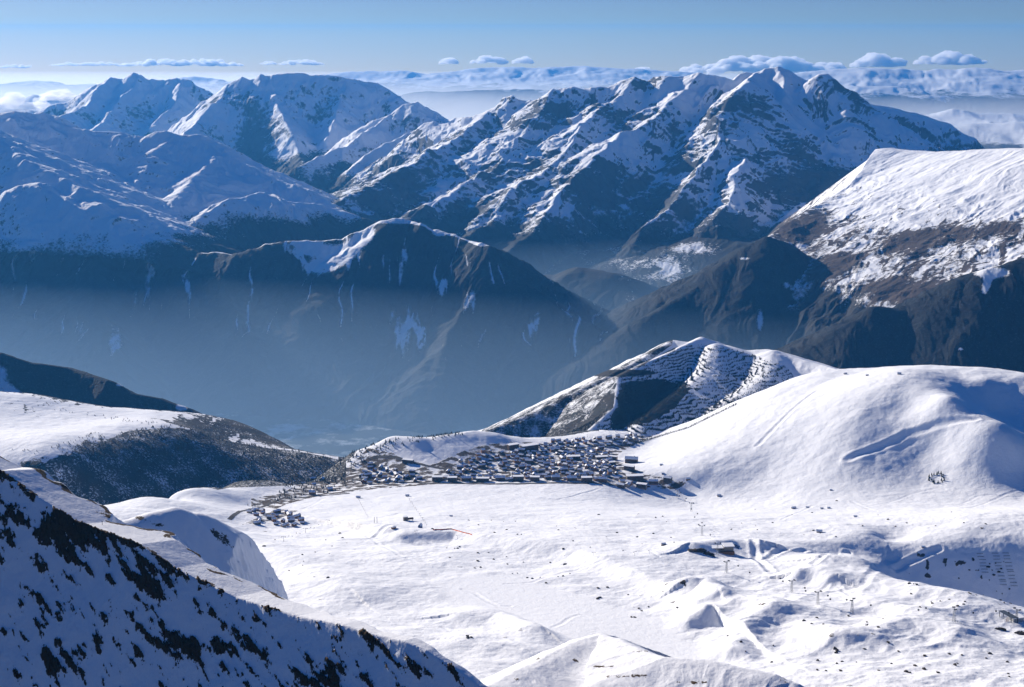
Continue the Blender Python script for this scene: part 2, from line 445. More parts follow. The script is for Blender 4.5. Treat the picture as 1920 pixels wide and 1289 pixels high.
# massif C
mc = terrain_mat('left_massif_cover', 8, rock=(0.04, 0.04, 0.044), rock2=(0.09, 0.09, 0.094), bump=0.6, rk_c=4.0, rk_n=1.7)
X, Y = fan(U(-220), U(780), 900, 10900, 15200, 460)
RC = [
    dict(p=PL((-230,200,14.2),(-80,206,14.2),(0,213,14.2),(30,210,14.2),(60,212,14.2),(100,215,14.2),(125,235,14.1),(150,243,14),(180,247,14),(205,251,14),(225,247,14),(240,255,14),(275,256,14),(292,246,14),(310,248,14),(325,253,14),(375,254,14),(395,270,13.9),(415,285,13.8),(470,310,13.6),(520,335,13.5),(560,350,13.4),(590,370,13.3),(620,385,13.2),(650,398,13.1),(685,412,13),(730,440,12.9)), kl=.6, kr=.60, g=40, gl=300, c=.2),
    dict(p=PL((318,250,14),(292,282,13.7),(268,320,13.35),(247,355,13.0),(238,390,12.6)), kl=.5, kr=.50, g=22, gl=200, r=25),
    dict(p=PL((385,262,14),(402,298,13.6),(370,330,13.2),(330,366,12.8),(300,400,12.4),(270,430,12.0),(248,446,11.8)), kl=.5, kr=.50, g=28, gl=200, r=25),
    dict(p=PL((212,250,14),(205,285,13.7),(195,320,13.3)), kl=.6, kr=.4, g=18, gl=200),
    dict(p=PL((-160,200,12.8),(-60,225,12.7),(0,258,12.5),(50,300,12.1),(90,325,11.95),(150,352,11.7),(190,390,11.4)), kl=.45, kr=.7, g=14, gl=200, r=30),
    dict(p=PL((-80,420,11.3),(0,385,11.4),(35,352,11.55),(50,345,11.6),(70,343,11.6),(105,365,11.5),(160,400,11.3)), kl=.5, kr=.7, g=25, gl=160),
    dict(p=PL((355,470,12.1),(395,397,12.4),(430,373,12.6),(480,361,12.8),(495,360,12.8),(540,378,12.9),(630,390,13.1),(690,415,13.0)), kl=.5, kr=.75, g=55, gl=180),
]
def fC(X, Y, H, fo, sl, zx, zy):
    u, v = X / Y, (H - CAM_Z) / Y
    f = 0.5 + (1640 - H) / 200 + 0.6 * fbm(X / 350, Y / 350, 4)
    return f
massif('mountain', 'left blue snow mountain with bright windblown spurs', X, Y, RC, mc, 5.0, warp=40, wl=500, small=4, jag=52, jl=380, tree=1640, fmask=fC, rock=.12)

# D : the dark wooded mountain
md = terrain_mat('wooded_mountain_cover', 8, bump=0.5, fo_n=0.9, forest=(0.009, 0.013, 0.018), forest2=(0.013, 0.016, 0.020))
X, Y = fan(U(-260), U(1330, 700), 1150, 7700, 12400, 520)
RD = [
    dict(p=PL((-260,330,12),(-100,345,11.9),(0,362,11.8),(60,378,11.7),(150,405,11.6),(250,440,11.4),(300,450,11.3),(345,462,11.2),(375,476,11.1),(400,475,11.1),(450,472,11.0),(500,460,11.0),(540,452,11.0),(600,450,11.0),(640,449,11.0),(662,438,11.0),(690,427,11),(715,414,11),(740,409,11),(765,411,11),(790,421,10.9),(810,432,10.9),(850,440,10.8),(880,453,10.7),(905,455,10.5),(922,461,10.45),(942,482,10.4),(965,515,10.3),(1000,541,10.15),(1050,575,9.95),(1100,605,9.7),(1150,635,9.5),(1195,660,9.3),(1230,700,9.1),(1270,760,8.8)), kl=.7, kr=.92, g=70, gl=230, r=25, c=.3),
    dict(p=PL((735,412,11),(700,440,10.85),(665,480,10.7),(640,505,10.62)), kl=.8, kr=.6, g=30, gl=160),
    dict(p=PL((900,455,10.6),(885,520,10.3),(860,590,9.95),(830,650,9.6)), kl=.7, kr=.8, g=40, gl=160),
    dict(p=PL((400,475,11.1),(420,540,10.7),(450,600,10.3),(460,660,9.9)), kl=.8, kr=.8, g=40, gl=200),
    dict(p=PL((200,425,11.5),(180,490,11.0),(170,560,10.5),(190,640,9.9)), kl=.8, kr=.8, g=40, gl=200),
]
def px_blob(X, Y, H, blobs):
    "soft spots on the slope: (photo x, photo y, half width, half height, lean)"
    u, v = X / Y, (H - CAM_Z) / Y
    t = 0
    for (px, py, rx, ry, lean) in blobs:
        uu, ss = ray(px, py)
        a = (u - uu) * F; b = -(v - ss) * F
        t = t + np.exp(-(((a + lean * b) / rx) ** 2 + (b / ry) ** 2) * 1.3)
    return t
def fD(X, Y, H, fo, sl, zx, zy):
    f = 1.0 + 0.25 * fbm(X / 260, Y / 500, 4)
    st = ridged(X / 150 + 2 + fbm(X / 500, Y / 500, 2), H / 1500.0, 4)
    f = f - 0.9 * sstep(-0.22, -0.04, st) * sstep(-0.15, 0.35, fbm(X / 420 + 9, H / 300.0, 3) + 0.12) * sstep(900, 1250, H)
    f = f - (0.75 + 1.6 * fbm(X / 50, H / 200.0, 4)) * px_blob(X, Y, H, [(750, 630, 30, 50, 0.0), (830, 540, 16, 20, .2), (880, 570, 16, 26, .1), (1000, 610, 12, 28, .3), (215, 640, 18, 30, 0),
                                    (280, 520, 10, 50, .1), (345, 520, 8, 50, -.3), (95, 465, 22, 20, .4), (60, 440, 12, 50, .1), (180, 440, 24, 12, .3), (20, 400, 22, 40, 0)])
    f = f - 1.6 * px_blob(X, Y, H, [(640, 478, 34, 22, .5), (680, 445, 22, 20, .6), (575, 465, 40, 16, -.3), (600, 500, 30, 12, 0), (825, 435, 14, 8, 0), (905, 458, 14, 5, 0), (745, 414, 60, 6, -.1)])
    f = f - 1.2 * sstep(26, 6, np.abs(np.interp(X / Y, [U(370), U(400), U(500), U(600), U(700)], [0, 1, 1, 1, 0]) * 0 + (pdist(X, Y, RD[0]['p'])[0]))) * sstep(U(365), U(385), X / Y) * sstep(U(930), U(900), X / Y) * 0.9
    return f
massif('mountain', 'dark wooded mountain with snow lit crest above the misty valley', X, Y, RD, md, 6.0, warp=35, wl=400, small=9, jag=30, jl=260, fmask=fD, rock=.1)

# F : the sunlit mountain on the right
mf = terrain_mat('sunlit_mountain_cover', 7, rock=(0.055, 0.040, 0.032), rock2=(0.10, 0.075, 0.06), bump=0.6, rk_c=5.0, rk_n=1.6)
X, Y = fan(U(1150), U(2200), 1000, 8200, 13400, 560)
RF = [
    dict(p=PL((1640,291,12.4),(1655,284,12.35),(1672,278,12.3),(1700,282,12.2),(1750,285,12.0),(1800,283,11.7),(1850,280,11.4),(1900,278,11.1),(2000,280,10.6),(2250,285,9.8)), kl=.6, kr=.36, g=22, gl=260, r=160),
    dict(p=PL((1645,290,12.4),(1628,312,12.1),(1600,345,11.7),(1560,372,11.3),(1510,398,10.9),(1470,425,10.6),(1440,450,10.3),(1400,520,10.0),(1370,600,9.7)), kl=.30, kr=.65, g=20, gl=160, r=110),
    dict(p=PL((1760,290,11.9),(1715,335,11.5),(1660,385,11.1),(1610,435,10.7),(1570,490,10.3),(1540,530,10.0)), kl=.42, kr=.30, g=55, gl=170, r=60),
    dict(p=PL((1850,286,11.4),(1800,345,11.0),(1745,400,10.6),(1690,460,10.2),(1650,520,9.85),(1620,560,9.6)), kl=.46, kr=.32, g=58, gl=160, r=50),
    dict(p=PL((1950,284,10.8),(1890,350,10.4),(1835,420,10.0),(1770,480,9.6),(1720,540,9.3),(1690,580,9.1)), kl=.5, kr=.32, g=58, gl=160, r=50),
    dict(p=PL((2080,290,10.3),(2010,370,9.9),(1940,440,9.5),(1880,490,9.2),(1830,530,9.0)), kl=.5, kr=.32, g=58, gl=160, r=50),
]
def pF(X, Y, H):
    d, s_, z, side = pdist(X, Y, RF[1]['p'])
    H = H - 1.1 * np.maximum(0, 1660 + 60 * fbm(X / 400, Y / 400, 3) - H)
    return np.where(side < 0, np.minimum(H, z - 0.8 * np.maximum(d - 20, 0)), H)
def fF(X, Y, H, fo, sl, zx, zy):
    f = 0.35 + (1640 - H) / 300 + 0.9 * fbm(X / 220, Y / 420, 4)
    f = f - 0.7 * px_blob(X, Y, H, [(1590, 490, 36, 20, .6), (1660, 500, 26, 20, .6), (1690, 560, 60, 14, .5), (1790, 480, 40, 14, .6), (1870, 500, 50, 10, .6), (1640, 565, 20, 12, 0)])
    return f
def rF(X, Y, H, rk, sl, zx, zy):
    dk = 0.75 * px_blob(X, Y, H, [(1515, 425, 55, 26, .8), (1560, 500, 50, 30, .5), (1705, 545, 90, 26, .6), (1850, 430, 90, 30, .8), (1720, 450, 60, 20, .8)])
    st = ridged((X * 0.83 + Y * -0.55) / 130 + 0.6 * fbm(X / 400, Y / 400, 3), (X * 0.55 + Y * 0.83) / 420, 4)
    return dk - 0.22 - 0.5 * sstep(2050, 2250, H) + 0.55 * sstep(-0.3, -0.02, st) * sstep(2330, 2050, H + 160 * fbm(X / 500, Y / 500, 2)) + 0.62 * sstep(2150, 1850, H + 120 * fbm(X / 300, Y / 300, 3)) + 0.35 * fbm(X / 250, Y / 250, 4) * sstep(2450, 2150, H)
massif('mountain', 'sunlit snow mountain on the right with brown streaked lower slopes', X, Y, RF, mf, 7.0, warp=30, wl=400, small=3, jag=26, jl=260, jw=lambda X, Y, H: 0.25 + sstep(2250, 2000, H), fmask=fF, rmask=rF, post=pF)

# E pyramid and G dark front
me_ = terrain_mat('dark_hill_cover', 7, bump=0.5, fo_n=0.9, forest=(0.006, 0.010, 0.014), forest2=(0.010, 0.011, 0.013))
X, Y = fan(U(1000, 600), U(1900, 600), 760, 7600, 10800, 320)
RE = [dict(p=PL((1170,680,9.223),(1220,592,9.484),(1290,550,9.692),(1350,508,9.795),(1385,480,9.842),(1410,460,9.888),(1440,445,9.888),(1462,452,9.888),(1485,467,9.888),(1530,500,9.795),(1580,545,9.588),(1630,592,9.381),(1680,640,9.174)), kl=.6, kr=.8, g=30, gl=200, r=35, c=.15)]
def fE(X, Y, H, fo, sl, zx, zy):
    return 1.05 + 0.2 * fbm(X / 200, Y / 200, 3) - 0.8 * px_blob(X, Y, H, [(1475, 535, 9, 9, 0), (1425, 600, 8, 30, 0), (1540, 545, 6, 18, 0), (1395, 485, 16, 4, 0)])
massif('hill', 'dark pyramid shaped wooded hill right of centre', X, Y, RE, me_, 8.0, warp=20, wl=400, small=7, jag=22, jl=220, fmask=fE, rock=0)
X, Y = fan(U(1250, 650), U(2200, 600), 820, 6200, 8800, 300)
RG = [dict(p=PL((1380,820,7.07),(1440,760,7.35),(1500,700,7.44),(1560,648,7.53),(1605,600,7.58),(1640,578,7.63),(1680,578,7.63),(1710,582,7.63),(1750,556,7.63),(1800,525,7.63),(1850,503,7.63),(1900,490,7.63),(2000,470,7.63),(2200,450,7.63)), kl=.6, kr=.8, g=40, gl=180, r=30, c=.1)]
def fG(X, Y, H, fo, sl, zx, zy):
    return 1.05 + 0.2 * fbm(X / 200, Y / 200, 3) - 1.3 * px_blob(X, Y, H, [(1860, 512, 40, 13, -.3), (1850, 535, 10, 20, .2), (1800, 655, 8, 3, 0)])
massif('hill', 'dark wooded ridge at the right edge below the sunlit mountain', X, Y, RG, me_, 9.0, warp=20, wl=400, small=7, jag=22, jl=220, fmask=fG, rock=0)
# I : left dark ridge
X, Y = fan(U(-260, 750), U(640, 800), 560, 5200, 7200, 240)
RI = [dict(p=PL((-260,610,6.6),(-80,645,6.6),(0,661,6.6),(60,680,6.6),(130,690,6.6),(200,712,6.5),(240,735,6.5),(300,746,6.5),(350,765,6.45),(400,789,6.4),(450,812,6.3),(490,838,6.2),(540,880,6.0),(600,960,5.8)), kl=.7, kr=.75, g=18, gl=120, r=15)]
def fI(X, Y, H, fo, sl, zx, zy):
    return 1.1 + 0.15 * fbm(X / 150, Y / 150, 3) - 1.0 * px_blob(X, Y, H, [(-10, 700, 40, 26, 0), (20, 735, 26, 22, -.8), (225, 722, 12, 5, 0), (340, 765, 16, 9, -.5)])
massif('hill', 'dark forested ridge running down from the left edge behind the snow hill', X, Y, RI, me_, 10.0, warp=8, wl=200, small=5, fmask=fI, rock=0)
#@@NEAR
# ------------------------------------------------------------------ near snowfields: a smooth sheet through surveyed points
CP = []
def cp(Yk, *pp):
    for (px, py) in pp: CP.append(P(px, py, Yk * 1000.0))
def cz(Yk, z, *pxs):
    for px in pxs: CP.append((U(px, 850) * Yk * 1000.0, Yk * 1000.0, z))
# plateau in front of the village
cp(4.35, (640,915), (800,908), (1000,908), (1150,908), (1290,920))
cp(4.6, (700,872), (900,870), (1100,866))
cp(4.8, (735,826), (1000,838)); cp(4.9, (880,812)); cp(4.9, (1060,832)); cp(5.0, (1160,818)); cp(4.75, (660,850)); cp(4.85, (820,820), (940,818))
cp(3.9, (300,975), (500,960), (700,958), (900,958), (1100,958), (1300,962), (1500,965), (1700,955), (1930,950), (2050,945))
cp(3.5, (450,1005), (700,1000), (900,1000), (1100,998), (1300,1000), (1500,1000), (1640,998))
cp(3.12, (500,1045), (700,1040), (900,1045), (1100,1050), (1300,1042), (1450,1050), (1600,1050))
cp(2.8, (500,1110), (640,1100), (800,1105), (1000,1105), (1200,1105), (1400,1110), (1550,1100), (1680,1085))
cp(2.6, (560,1150), (700,1150), (860,1155), (1300,1150), (1500,1140), (1700,1130), (1850,1130), (1920,1150))
cp(2.4, (640,1200), (800,1200), (1000,1200), (1350,1200), (1550,1190), (1750,1180), (1920,1200))
cp(2.2, (700,1265), (900,1262), (1150,1275), (1500,1240), (1700,1235), (1920,1245))
cp(2.0, (800,1330), (1100,1330), (1500,1300), (1920,1300)); cp(1.8, (900,1400), (1500,1370), (1920,1360))
# lip towards the wooded gully on the left
cp(3.7, (232,946)); cp(3.95, (320,932)); cp(4.3, (440,905)); cp(4.4, (515,903)); cp(4.4, (560,912)); cp(4.1, (380,917)); cp(3.83, (275,939)); cp(4.0, (450,945), (560,950)); cp(4.2, (420,915), (500,922))
cz(4.1, 1700, 150, 250); cz(4.5, 1680, 330); cz(4.75, 1650, 430, 500); cz(4.9, 1640, 580, 630); cz(4.2, 1800, 0); cz(4.1, 1900, -150)
cz(3.4, 2080, 150, 50, -100); cz(3.75, 1980, 130); cz(2.0, 2180, 100, 300, 450, 600); cz(2.4, 2130, 100, 300, 450); cz(2.9, 2090, 200, 350); cz(1.8, 2180, 0, 300, 600)
# left snow hill and its wooded flank
cp(4.45, (0,862), (110,864), (-150,862)); cp(4.75, (190,832)); cp(5.0, (240,810)); cp(5.15, (300,801)); cp(5.3, (370,806)); cp(5.35, (400,820)); cp(5.4, (500,838)); cp(5.45, (600,852)); cp(5.4, (680,868))
cp(5.45, (0,749), (-150,735)); cp(5.45, (100,765)); cp(5.4, (200,782)); cp(5.0, (0,800), (120,805))
cz(5.8, 1750, -100, 100); cz(5.9, 1600, 300, 450); cz(6.1, 1300, 0, 200, 450, 650, 800)
cz(5.2, 1560, 760); cz(5.4, 1480, 860); cz(5.6, 1400, 700, 960)
# dome on the right
cp(4.65, (1170,868)); cp(4.95, (1190,835)); cp(5.1, (1290,796)); cp(5.2, (1390,748)); cp(5.25, (1440,728)); cp(5.3, (1490,708)); cp(5.25, (1540,697))
cp(5.15, (1595,699)); cp(5.0, (1640,699)); cp(4.9, (1690,691), (1720,692)); cp(4.9, (1765,700)); cp(4.9, (1805,709)); cp(4.85, (1850,714), (1885,722)); cp(4.8, (1930,738), (2050,760))
cp(4.4, (1300,890), (1450,880)); cp(4.2, (1600,905), (1750,900), (1930,890), (2050,890))
cp(4.6, (1350,840), (1500,800)); cp(4.55, (1620,775), (1700,765)); cp(4.8, (1400,790)); cp(4.9, (1530,735)); cp(4.7, (1650,725))
cp(4.5, (1780,745), (1820,765)); cp(4.32, (1850,800)); cp(4.25, (1905,838)); cp(4.35, (1600,850), (1750,840))
cz(4.75, 2010, 1880); cz(4.55, 1985, 1920); cz(4.4, 1960, 1975); cz(4.6, 1930, 2080)
cz(5.42, 1735, 1170, 1250); cz(5.42, 1765, 1340); cz(5.6, 1800, 1450); cp(5.08, (1225, 819)); cz(5.8, 1800, 1540, 1650); cz(5.8, 1700, 1800, 2000); cz(6.2, 1450, 1500, 1800, 2100)
cz(5.45, 1730, 1100)
# shaded hollow on the right
cp(3.42, (1700,1024), (1780,1022), (1860,1021), (1960,1018)); cp(3.5, (1660,1012))
cz(3.30, 1935, 1760, 1850, 1950, 2060); cz(3.2, 1875, 1780, 1880, 2000); cz(3.05, 1860, 1860, 2000); cz(3.2, 1945, 1700); cz(2.9, 1990, 1860, 1980)
cp(3.0, (1650,1072)); cp(2.75, (1750,1096), (1800,1106)); cp(2.7, (1860,1122), (1925,1140), (2000,1160))
CP = np.array(CP)

def tps_fit(C, lam=1e-5):
    x, y = C[:, 0] / 1000, C[:, 1] / 1000
    n = len(C)
    r2 = (x[:, None] - x) ** 2 + (y[:, None] - y) ** 2
    K = 0.5 * r2 * np.log(r2 + 1e-12) + lam * np.eye(n)
    Pm = np.stack([np.ones(n), x, y], 1)
    A = np.zeros((n + 3, n + 3)); A[:n, :n] = K; A[:n, n:] = Pm; A[n:, :n] = Pm.T
    return np.linalg.solve(A, np.concatenate([C[:, 2], np.zeros(3)]))
_W = tps_fit(CP, 2e-4)
def tps(X, Y):
    x = (X / 1000).ravel(); y = (Y / 1000).ravel(); n = len(CP)
    z = _W[n] + _W[n + 1] * x + _W[n + 2] * y
    for i in range(n):
        r2 = (x - CP[i, 0] / 1000) ** 2 + (y - CP[i, 1] / 1000) ** 2
        z += _W[i] * 0.5 * r2 * np.log(r2 + 1e-12)
    return z.reshape(X.shape)

# coarse smooth sheet, then refined
NU, NY = 1300, 1150
Xc, Yc = fan(U(-330), U(2230), 260, 1750, 6400, 330, 1.25)
Zc = tps(Xc, Yc)
def resample(Zc, nu, ny):
    a = np.linspace(0, Zc.shape[1] - 1, nu); b = np.linspace(0, Zc.shape[0] - 1, ny)
    def cub(Zi, t, axis):
        Zi = np.moveaxis(Zi, axis, 0); i = np.clip(np.floor(t).astype(int), 0, len(Zi) - 2); f = (t - i)
        f = f.reshape(-1, *([1] * (Zi.ndim - 1)))
        p0 = Zi[np.maximum(i - 1, 0)]; p1 = Zi[i]; p2 = Zi[i + 1]; p3 = Zi[np.minimum(i + 2, len(Zi) - 1)]
        r = p1 + 0.5 * f * (p2 - p0 + f * (2 * p0 - 5 * p1 + 4 * p2 - p3 + f * (3 * (p1 - p2) + p3 - p0)))
        return np.moveaxis(r, 0, axis)
    return cub(cub(Zc, a, 1), b, 0)
Z0 = resample(Zc, NU, NY)
X = resample(Xc, NU, NY); Y = resample(Yc, NU, NY)
NX, NYY = X, Y
UG = np.linspace(U(-330), U(2230), NU); YG = Y[:, 0].copy()

def sample_grid(G, x, y):
    u = np.asarray(x) / np.asarray(y)
    a = np.clip((u - UG[0]) / (UG[-1] - UG[0]) * (NU - 1), 0, NU - 1.001)
    b = np.clip(np.interp(y, YG, np.arange(NY)), 0, NY - 1.001)
    i = a.astype(int); j = b.astype(int); fa = a - i; fb = b - j
    return (G[j, i] * (1 - fa) + G[j, i + 1] * fa) * (1 - fb) + (G[j + 1, i] * (1 - fa) + G[j + 1, i + 1] * fa) * fb

def hit_on(G, px, py, ymin=1850.0, ymax=6350.0):
    u, s = ray(px, py)
    ys = np.arange(ymin, ymax, 4.0)
    g = sample_grid(G, u * ys, ys)
    below = np.nonzero(g >= CAM_Z + s * ys)[0]
    if len(below) == 0: return None
    k = below[0]
    return (float(u * ys[k]), float(ys[k]), float(g[k]))

# photo coordinates of every grid point, to place landmarks of the snowfield
def proj(X, Y, Z):
    u = X / Y; s = (Z - CAM_Z) / Y
    c, sn = math.cos(PITCH), math.sin(PITCH)
    v = (s * c + sn) / (c - s * sn)
    return 960 + F * u * (c + sn * v), 644.5 - F * v
QX, QY = proj(X, Y, Z0)

def hillock(Z, pts, rw, h, kind='bump', taper=True):
    "long hump along a line of photo points (x, y) lying on the snowfield; rw half width in metres (near, far)"
    pp = []
    for (px, py) in pts:
        t = hit_on(Z0, px, py)
        if t: pp.append(t)
    d, s, z, side = pdist(X, Y, np.array(pp))
    L = sum(math.dist(pp[i][:2], pp[i + 1][:2]) for i in range(len(pp) - 1))
    front = np.where((pp[-1][0] - pp[0][0]) >= 0, side < 0, side > 0)
    r = np.where(front, rw[0], rw[1])
    f = np.exp(-(d / r) ** 2 * 1.6)
    if kind == 'bank': f = np.where(front, f, np.exp(-(d / r) ** 2 * 0.9))
    return Z + h * f

Z = Z0.copy()
near = sstep(4300, 3600, Y)
village = np.exp(-(((QX - 960) / 420) ** 2 + ((QY - 880) / 45) ** 2) * 1.2)
dome = sstep(1150, 1350, QX) * sstep(930, 860, QY)
lake = [(838,1092),(940,1082),(1060,1118),(1200,1165),(1300,1225),(1290,1262),(1235,1262),(1150,1235),(1050,1185),(960,1150),(860,1118)]
lk = [hit_on(Z0, a, b) for a, b in lake]
def inside(X, Y, poly):
    c = np.zeros(X.shape, bool); n = len(poly)
    for i in range(n):
        x1, y1 = poly[i][:2]; x2, y2 = poly[(i + 1) % n][:2]
        cond = ((y1 > Y) != (y2 > Y)) & (X < (x2 - x1) * (Y - y1) / (y2 - y1 + 1e-12) + x1)
        c ^= cond
    return c
lkd, _, _, _ = pdist(X, Y, np.array(lk + [lk[0]]))
lkin = inside(X, Y, lk)
lks = np.where(lkin, sstep(0, 18, lkd), 0) 
lkband = np.where(lkin, 1.0, sstep(45, 0, lkd))

rough = near * (1 - lkband)
Z += rough * (9 * fbm(X / 300, Y / 240, 3) + 2.6 * fbm(X / 80 + 7, Y / 70, 3) + 0.7 * np.abs(fbm(X / 22, Y / 22, 3)))
Z += rough * (1.4 * ridged((X + 30 * fbm(X / 90, Y / 90, 2)) / 60, Y / 42, 4) + 0.5 * fbm(X / 16, Y / 16, 4))
Z += rough * 9 * ridged((X * .8 + Y * .6) / 210, (Y * .8 - X * .6) / 120, 3) * sstep(1100, 1300, QX) * sstep(1040, 1100, QY)
Z += (1 - near) * (1 - village) * (1 - dome) * 4 * fbm(X / 160, Y / 160, 4)
Z += dome * (6 * fbm((X + Y) / 900, (X - Y) / 260, 3) + 1.5 * fbm(X / 60, Y / 60, 3))
Z += (1 - near) * (1.2 * fbm(X / 40, Y / 40, 3) + 0.8 * ridged((X - Y) / 90, (X + Y) / 260, 3))
# banks, knolls and gullies
Z = hillock(Z, [(700,1000),(760,1012),(860,1010),(980,1030),(1090,1050),(1180,1080),(1260,1115),(1330,1160)], (55, 240), 24, 'bank')
Z = hillock(Z, [(420,1010),(560,1060),(650,1110)], (70, 120), 14)
Z = hillock(Z, [(1300,1040),(1370,1030),(1415,1032)], (55, 90), 24)
Z = hillock(Z, [(1560,1052),(1610,1058),(1650,1068)], (60, 90), 16)
Z = hillock(Z, [(1500,1088),(1530,1086),(1560,1092)], (35, 60), 22)
Z = hillock(Z, [(1300,1122),(1325,1120),(1345,1140)], (45, 60), 24)
Z = hillock(Z, [(1290,1175),(1320,1168)], (30, 30), 14)
Z = hillock(Z, [(1430,1150),(1500,1170),(1560,1210)], (60, 60), 16)
Z = hillock(Z, [(1620,1200),(1700,1170),(1800,1190)], (70, 70), 16)
Z = hillock(Z, [(1370,1225),(1400,1190),(1440,1170)], (45, 45), 18)
Z = hillock(Z, [(870,1160),(940,1155),(1010,1185)], (60, 80), 16)
Z = hillock(Z, [(860,1205),(960,1215),(1050,1225)], (50, 60), 8)
Z = hillock(Z, [(1640,1130),(1700,1145),(1760,1160)], (40, 60), 12)
# dents
Z = hillock(Z, [(1500,1030),(1600,1035),(1690,1045)], (60, 60), -15)
Z = hillock(Z, [(1650,770),(1740,765),(1800,775)], (60, 80), -6)
Z = hillock(Z, [(1640,850),(1740,810),(1850,785)], (30, 40), -3)
Z = hillock(Z, [(740,1010),(790,1020),(900,1030)], (20, 20), -5)
# valley shelves by the village
Z = hillock(Z, [(690,832),(735,826),(780,832)], (60, 60), 14)
Z = hillock(Z, [(840,822),(890,816),(930,820)], (60, 60), 12)
# lake ice
zl = float(np.median(Z0[lkin]))
pl_ = np.polyfit(Y[lkin], Z0[lkin], 1)
Z = np.where(lkin | (lkband > 0), Z * (1 - lkband) + (Z0 * 0.5 + 0.5 * np.polyval(pl_, Y)) * lkband, Z)
# groomed pistes and tracks: shallow benches
def track(pts, wid, depth):
    global Z
    pp = [hit_on(Z0, *q) for q in pts]; pp = np.array([q for q in pp if q])
    d, s, z, side = pdist(X, Y, pp)
    Z = Z - depth * np.exp(-(d / wid) ** 2) + 0.55 * depth * np.exp(-((d - wid * 1.6) / (wid * .6)) ** 2)
track([(1590,862),(1640,842),(1700,815),(1760,795),(1830,783)], 12, 3.2)
track([(1420,835),(1480,775),(1530,735)], 8, 1.8)
track([(1430,1055),(1455,1040),(1510,1025)], 9, 3.2)
track([(1525,1062),(1560,1045),(1590,1030)], 9, 3.2)
track([(1678,1068),(1700,1050),(1760,1032)], 9, 3.5)
track([(1412,1030),(1420,1055),(1445,1075)], 8, 3)
track([(1560,1110),(1620,1095),(1680,1080)], 8, 1.6)
for _q in range(26):
    _x = _rng.uniform(500, 1850); _y = _rng.uniform(925, 1230) if _x > 800 else _rng.uniform(925, 1060)
    _a = _rng.uniform(-.25, .35); _l = _rng.uniform(60, 190)
    track([(_x + _l * t_, _y + _l * t_ * _a + 8 * math.sin(t_ * 5 + _q)) for t_ in (0, .25, .5, .75, 1)], 5, _rng.uniform(.5, 1.1))
track([(640,1015),(700,1012),(740,1000)], 8, 2)
NZ = Z
sl, zx, zy = slope_of(X, Y, Z)

# cover: woods, rock, village ground
QX, QY = proj(X, Y, Z)
leftwood = sstep(700, 620, QX) * sstep(-0.35, -0.55, -(zy) ) 
fo = np.full(X.shape, -0.6)
# wooded flank of the left hill: steep ground facing the gully
fl = sstep(0.30, 0.45, sl) * sstep(4050, 4250, Y) * sstep(U(740), U(640), X / Y) * sstep(2050, 1950, Z)
fo = fo + fl * 1.28
fo = np.where((Y > 5250) & (X / Y < U(760)) & (sl > .25), np.maximum(fo, 0.75), fo)
fo = np.where((Y > 4950) & (X / Y > U(620)) & (X / Y < U(1130)) & (Z < 1835), np.maximum(fo, 0.7), fo)
lw = inside(QX, QY, [(112,868),(140,848),(190,830),(240,808),(300,803),(340,803),(375,812),(410,824),(500,840),(560,847),(610,856),(650,866),(650,905),(520,912),(430,915),(330,935),(232,950),(180,925),(130,900)]) & (Y > 4050)
fo = np.where(lw, np.maximum(fo, 0.66), fo)
fo = fo + 0.25 * fbm(X / 90, Y / 90, 3)
# dark trampled ground, roads and woods between the houses
VP = [(450,985),(520,975),(560,958),(470,950),(470,935),(530,925),(560,905),(620,895),(660,870),(690,840),(740,850),(780,880),(820,868),(870,845),(905,835),(960,828),(1050,832),(1150,825),(1200,815),(1225,818),(1170,845),(1150,860),(1190,880),(1240,895),(1290,905),(1270,918),(1150,912),(1080,903),(960,905),(820,908),(700,918),(600,930),(540,945)]
vin = inside(QX, QY, VP)
vg = np.where(vin, 1.0, 0.0)
rk = -0.5 + 0.0 * X
rk = rk + vg * (1.05 + 0.6 * fbm(X / 40, Y / 25, 3))
# scattered stones on the plateau
st = fbm(X / 26 + 3, Y / 26, 3) + 0.6 * fbm(X / 260, Y / 260, 2)
rk = rk + near * (1 - lkband) * sstep(0.42, 0.85, st) * 0.98
rk = rk + near * (1 - lkband) * sstep(0.42, 0.8, sl) * 0.7
nm = terrain_mat('snowfield_cover', 3.2, rock=(0.045, 0.035, 0.028), rock2=(0.12, 0.09, 0.065), forest=(0.018, 0.022, 0.024), forest2=(0.05, 0.04, 0.03), bump=0.5, rk_n=1.2, fo_n=1.7, fo_c=5)
o = grid_obj('snowfield', X, Y, Z, nm, {'rock': np.clip(rk, -1, 1.2), 'forest': np.clip(fo, -1, 1.3)})
struct(o, 'bright snow plateau with the village shelf, the round dome and a frozen lake', 'snowfield')

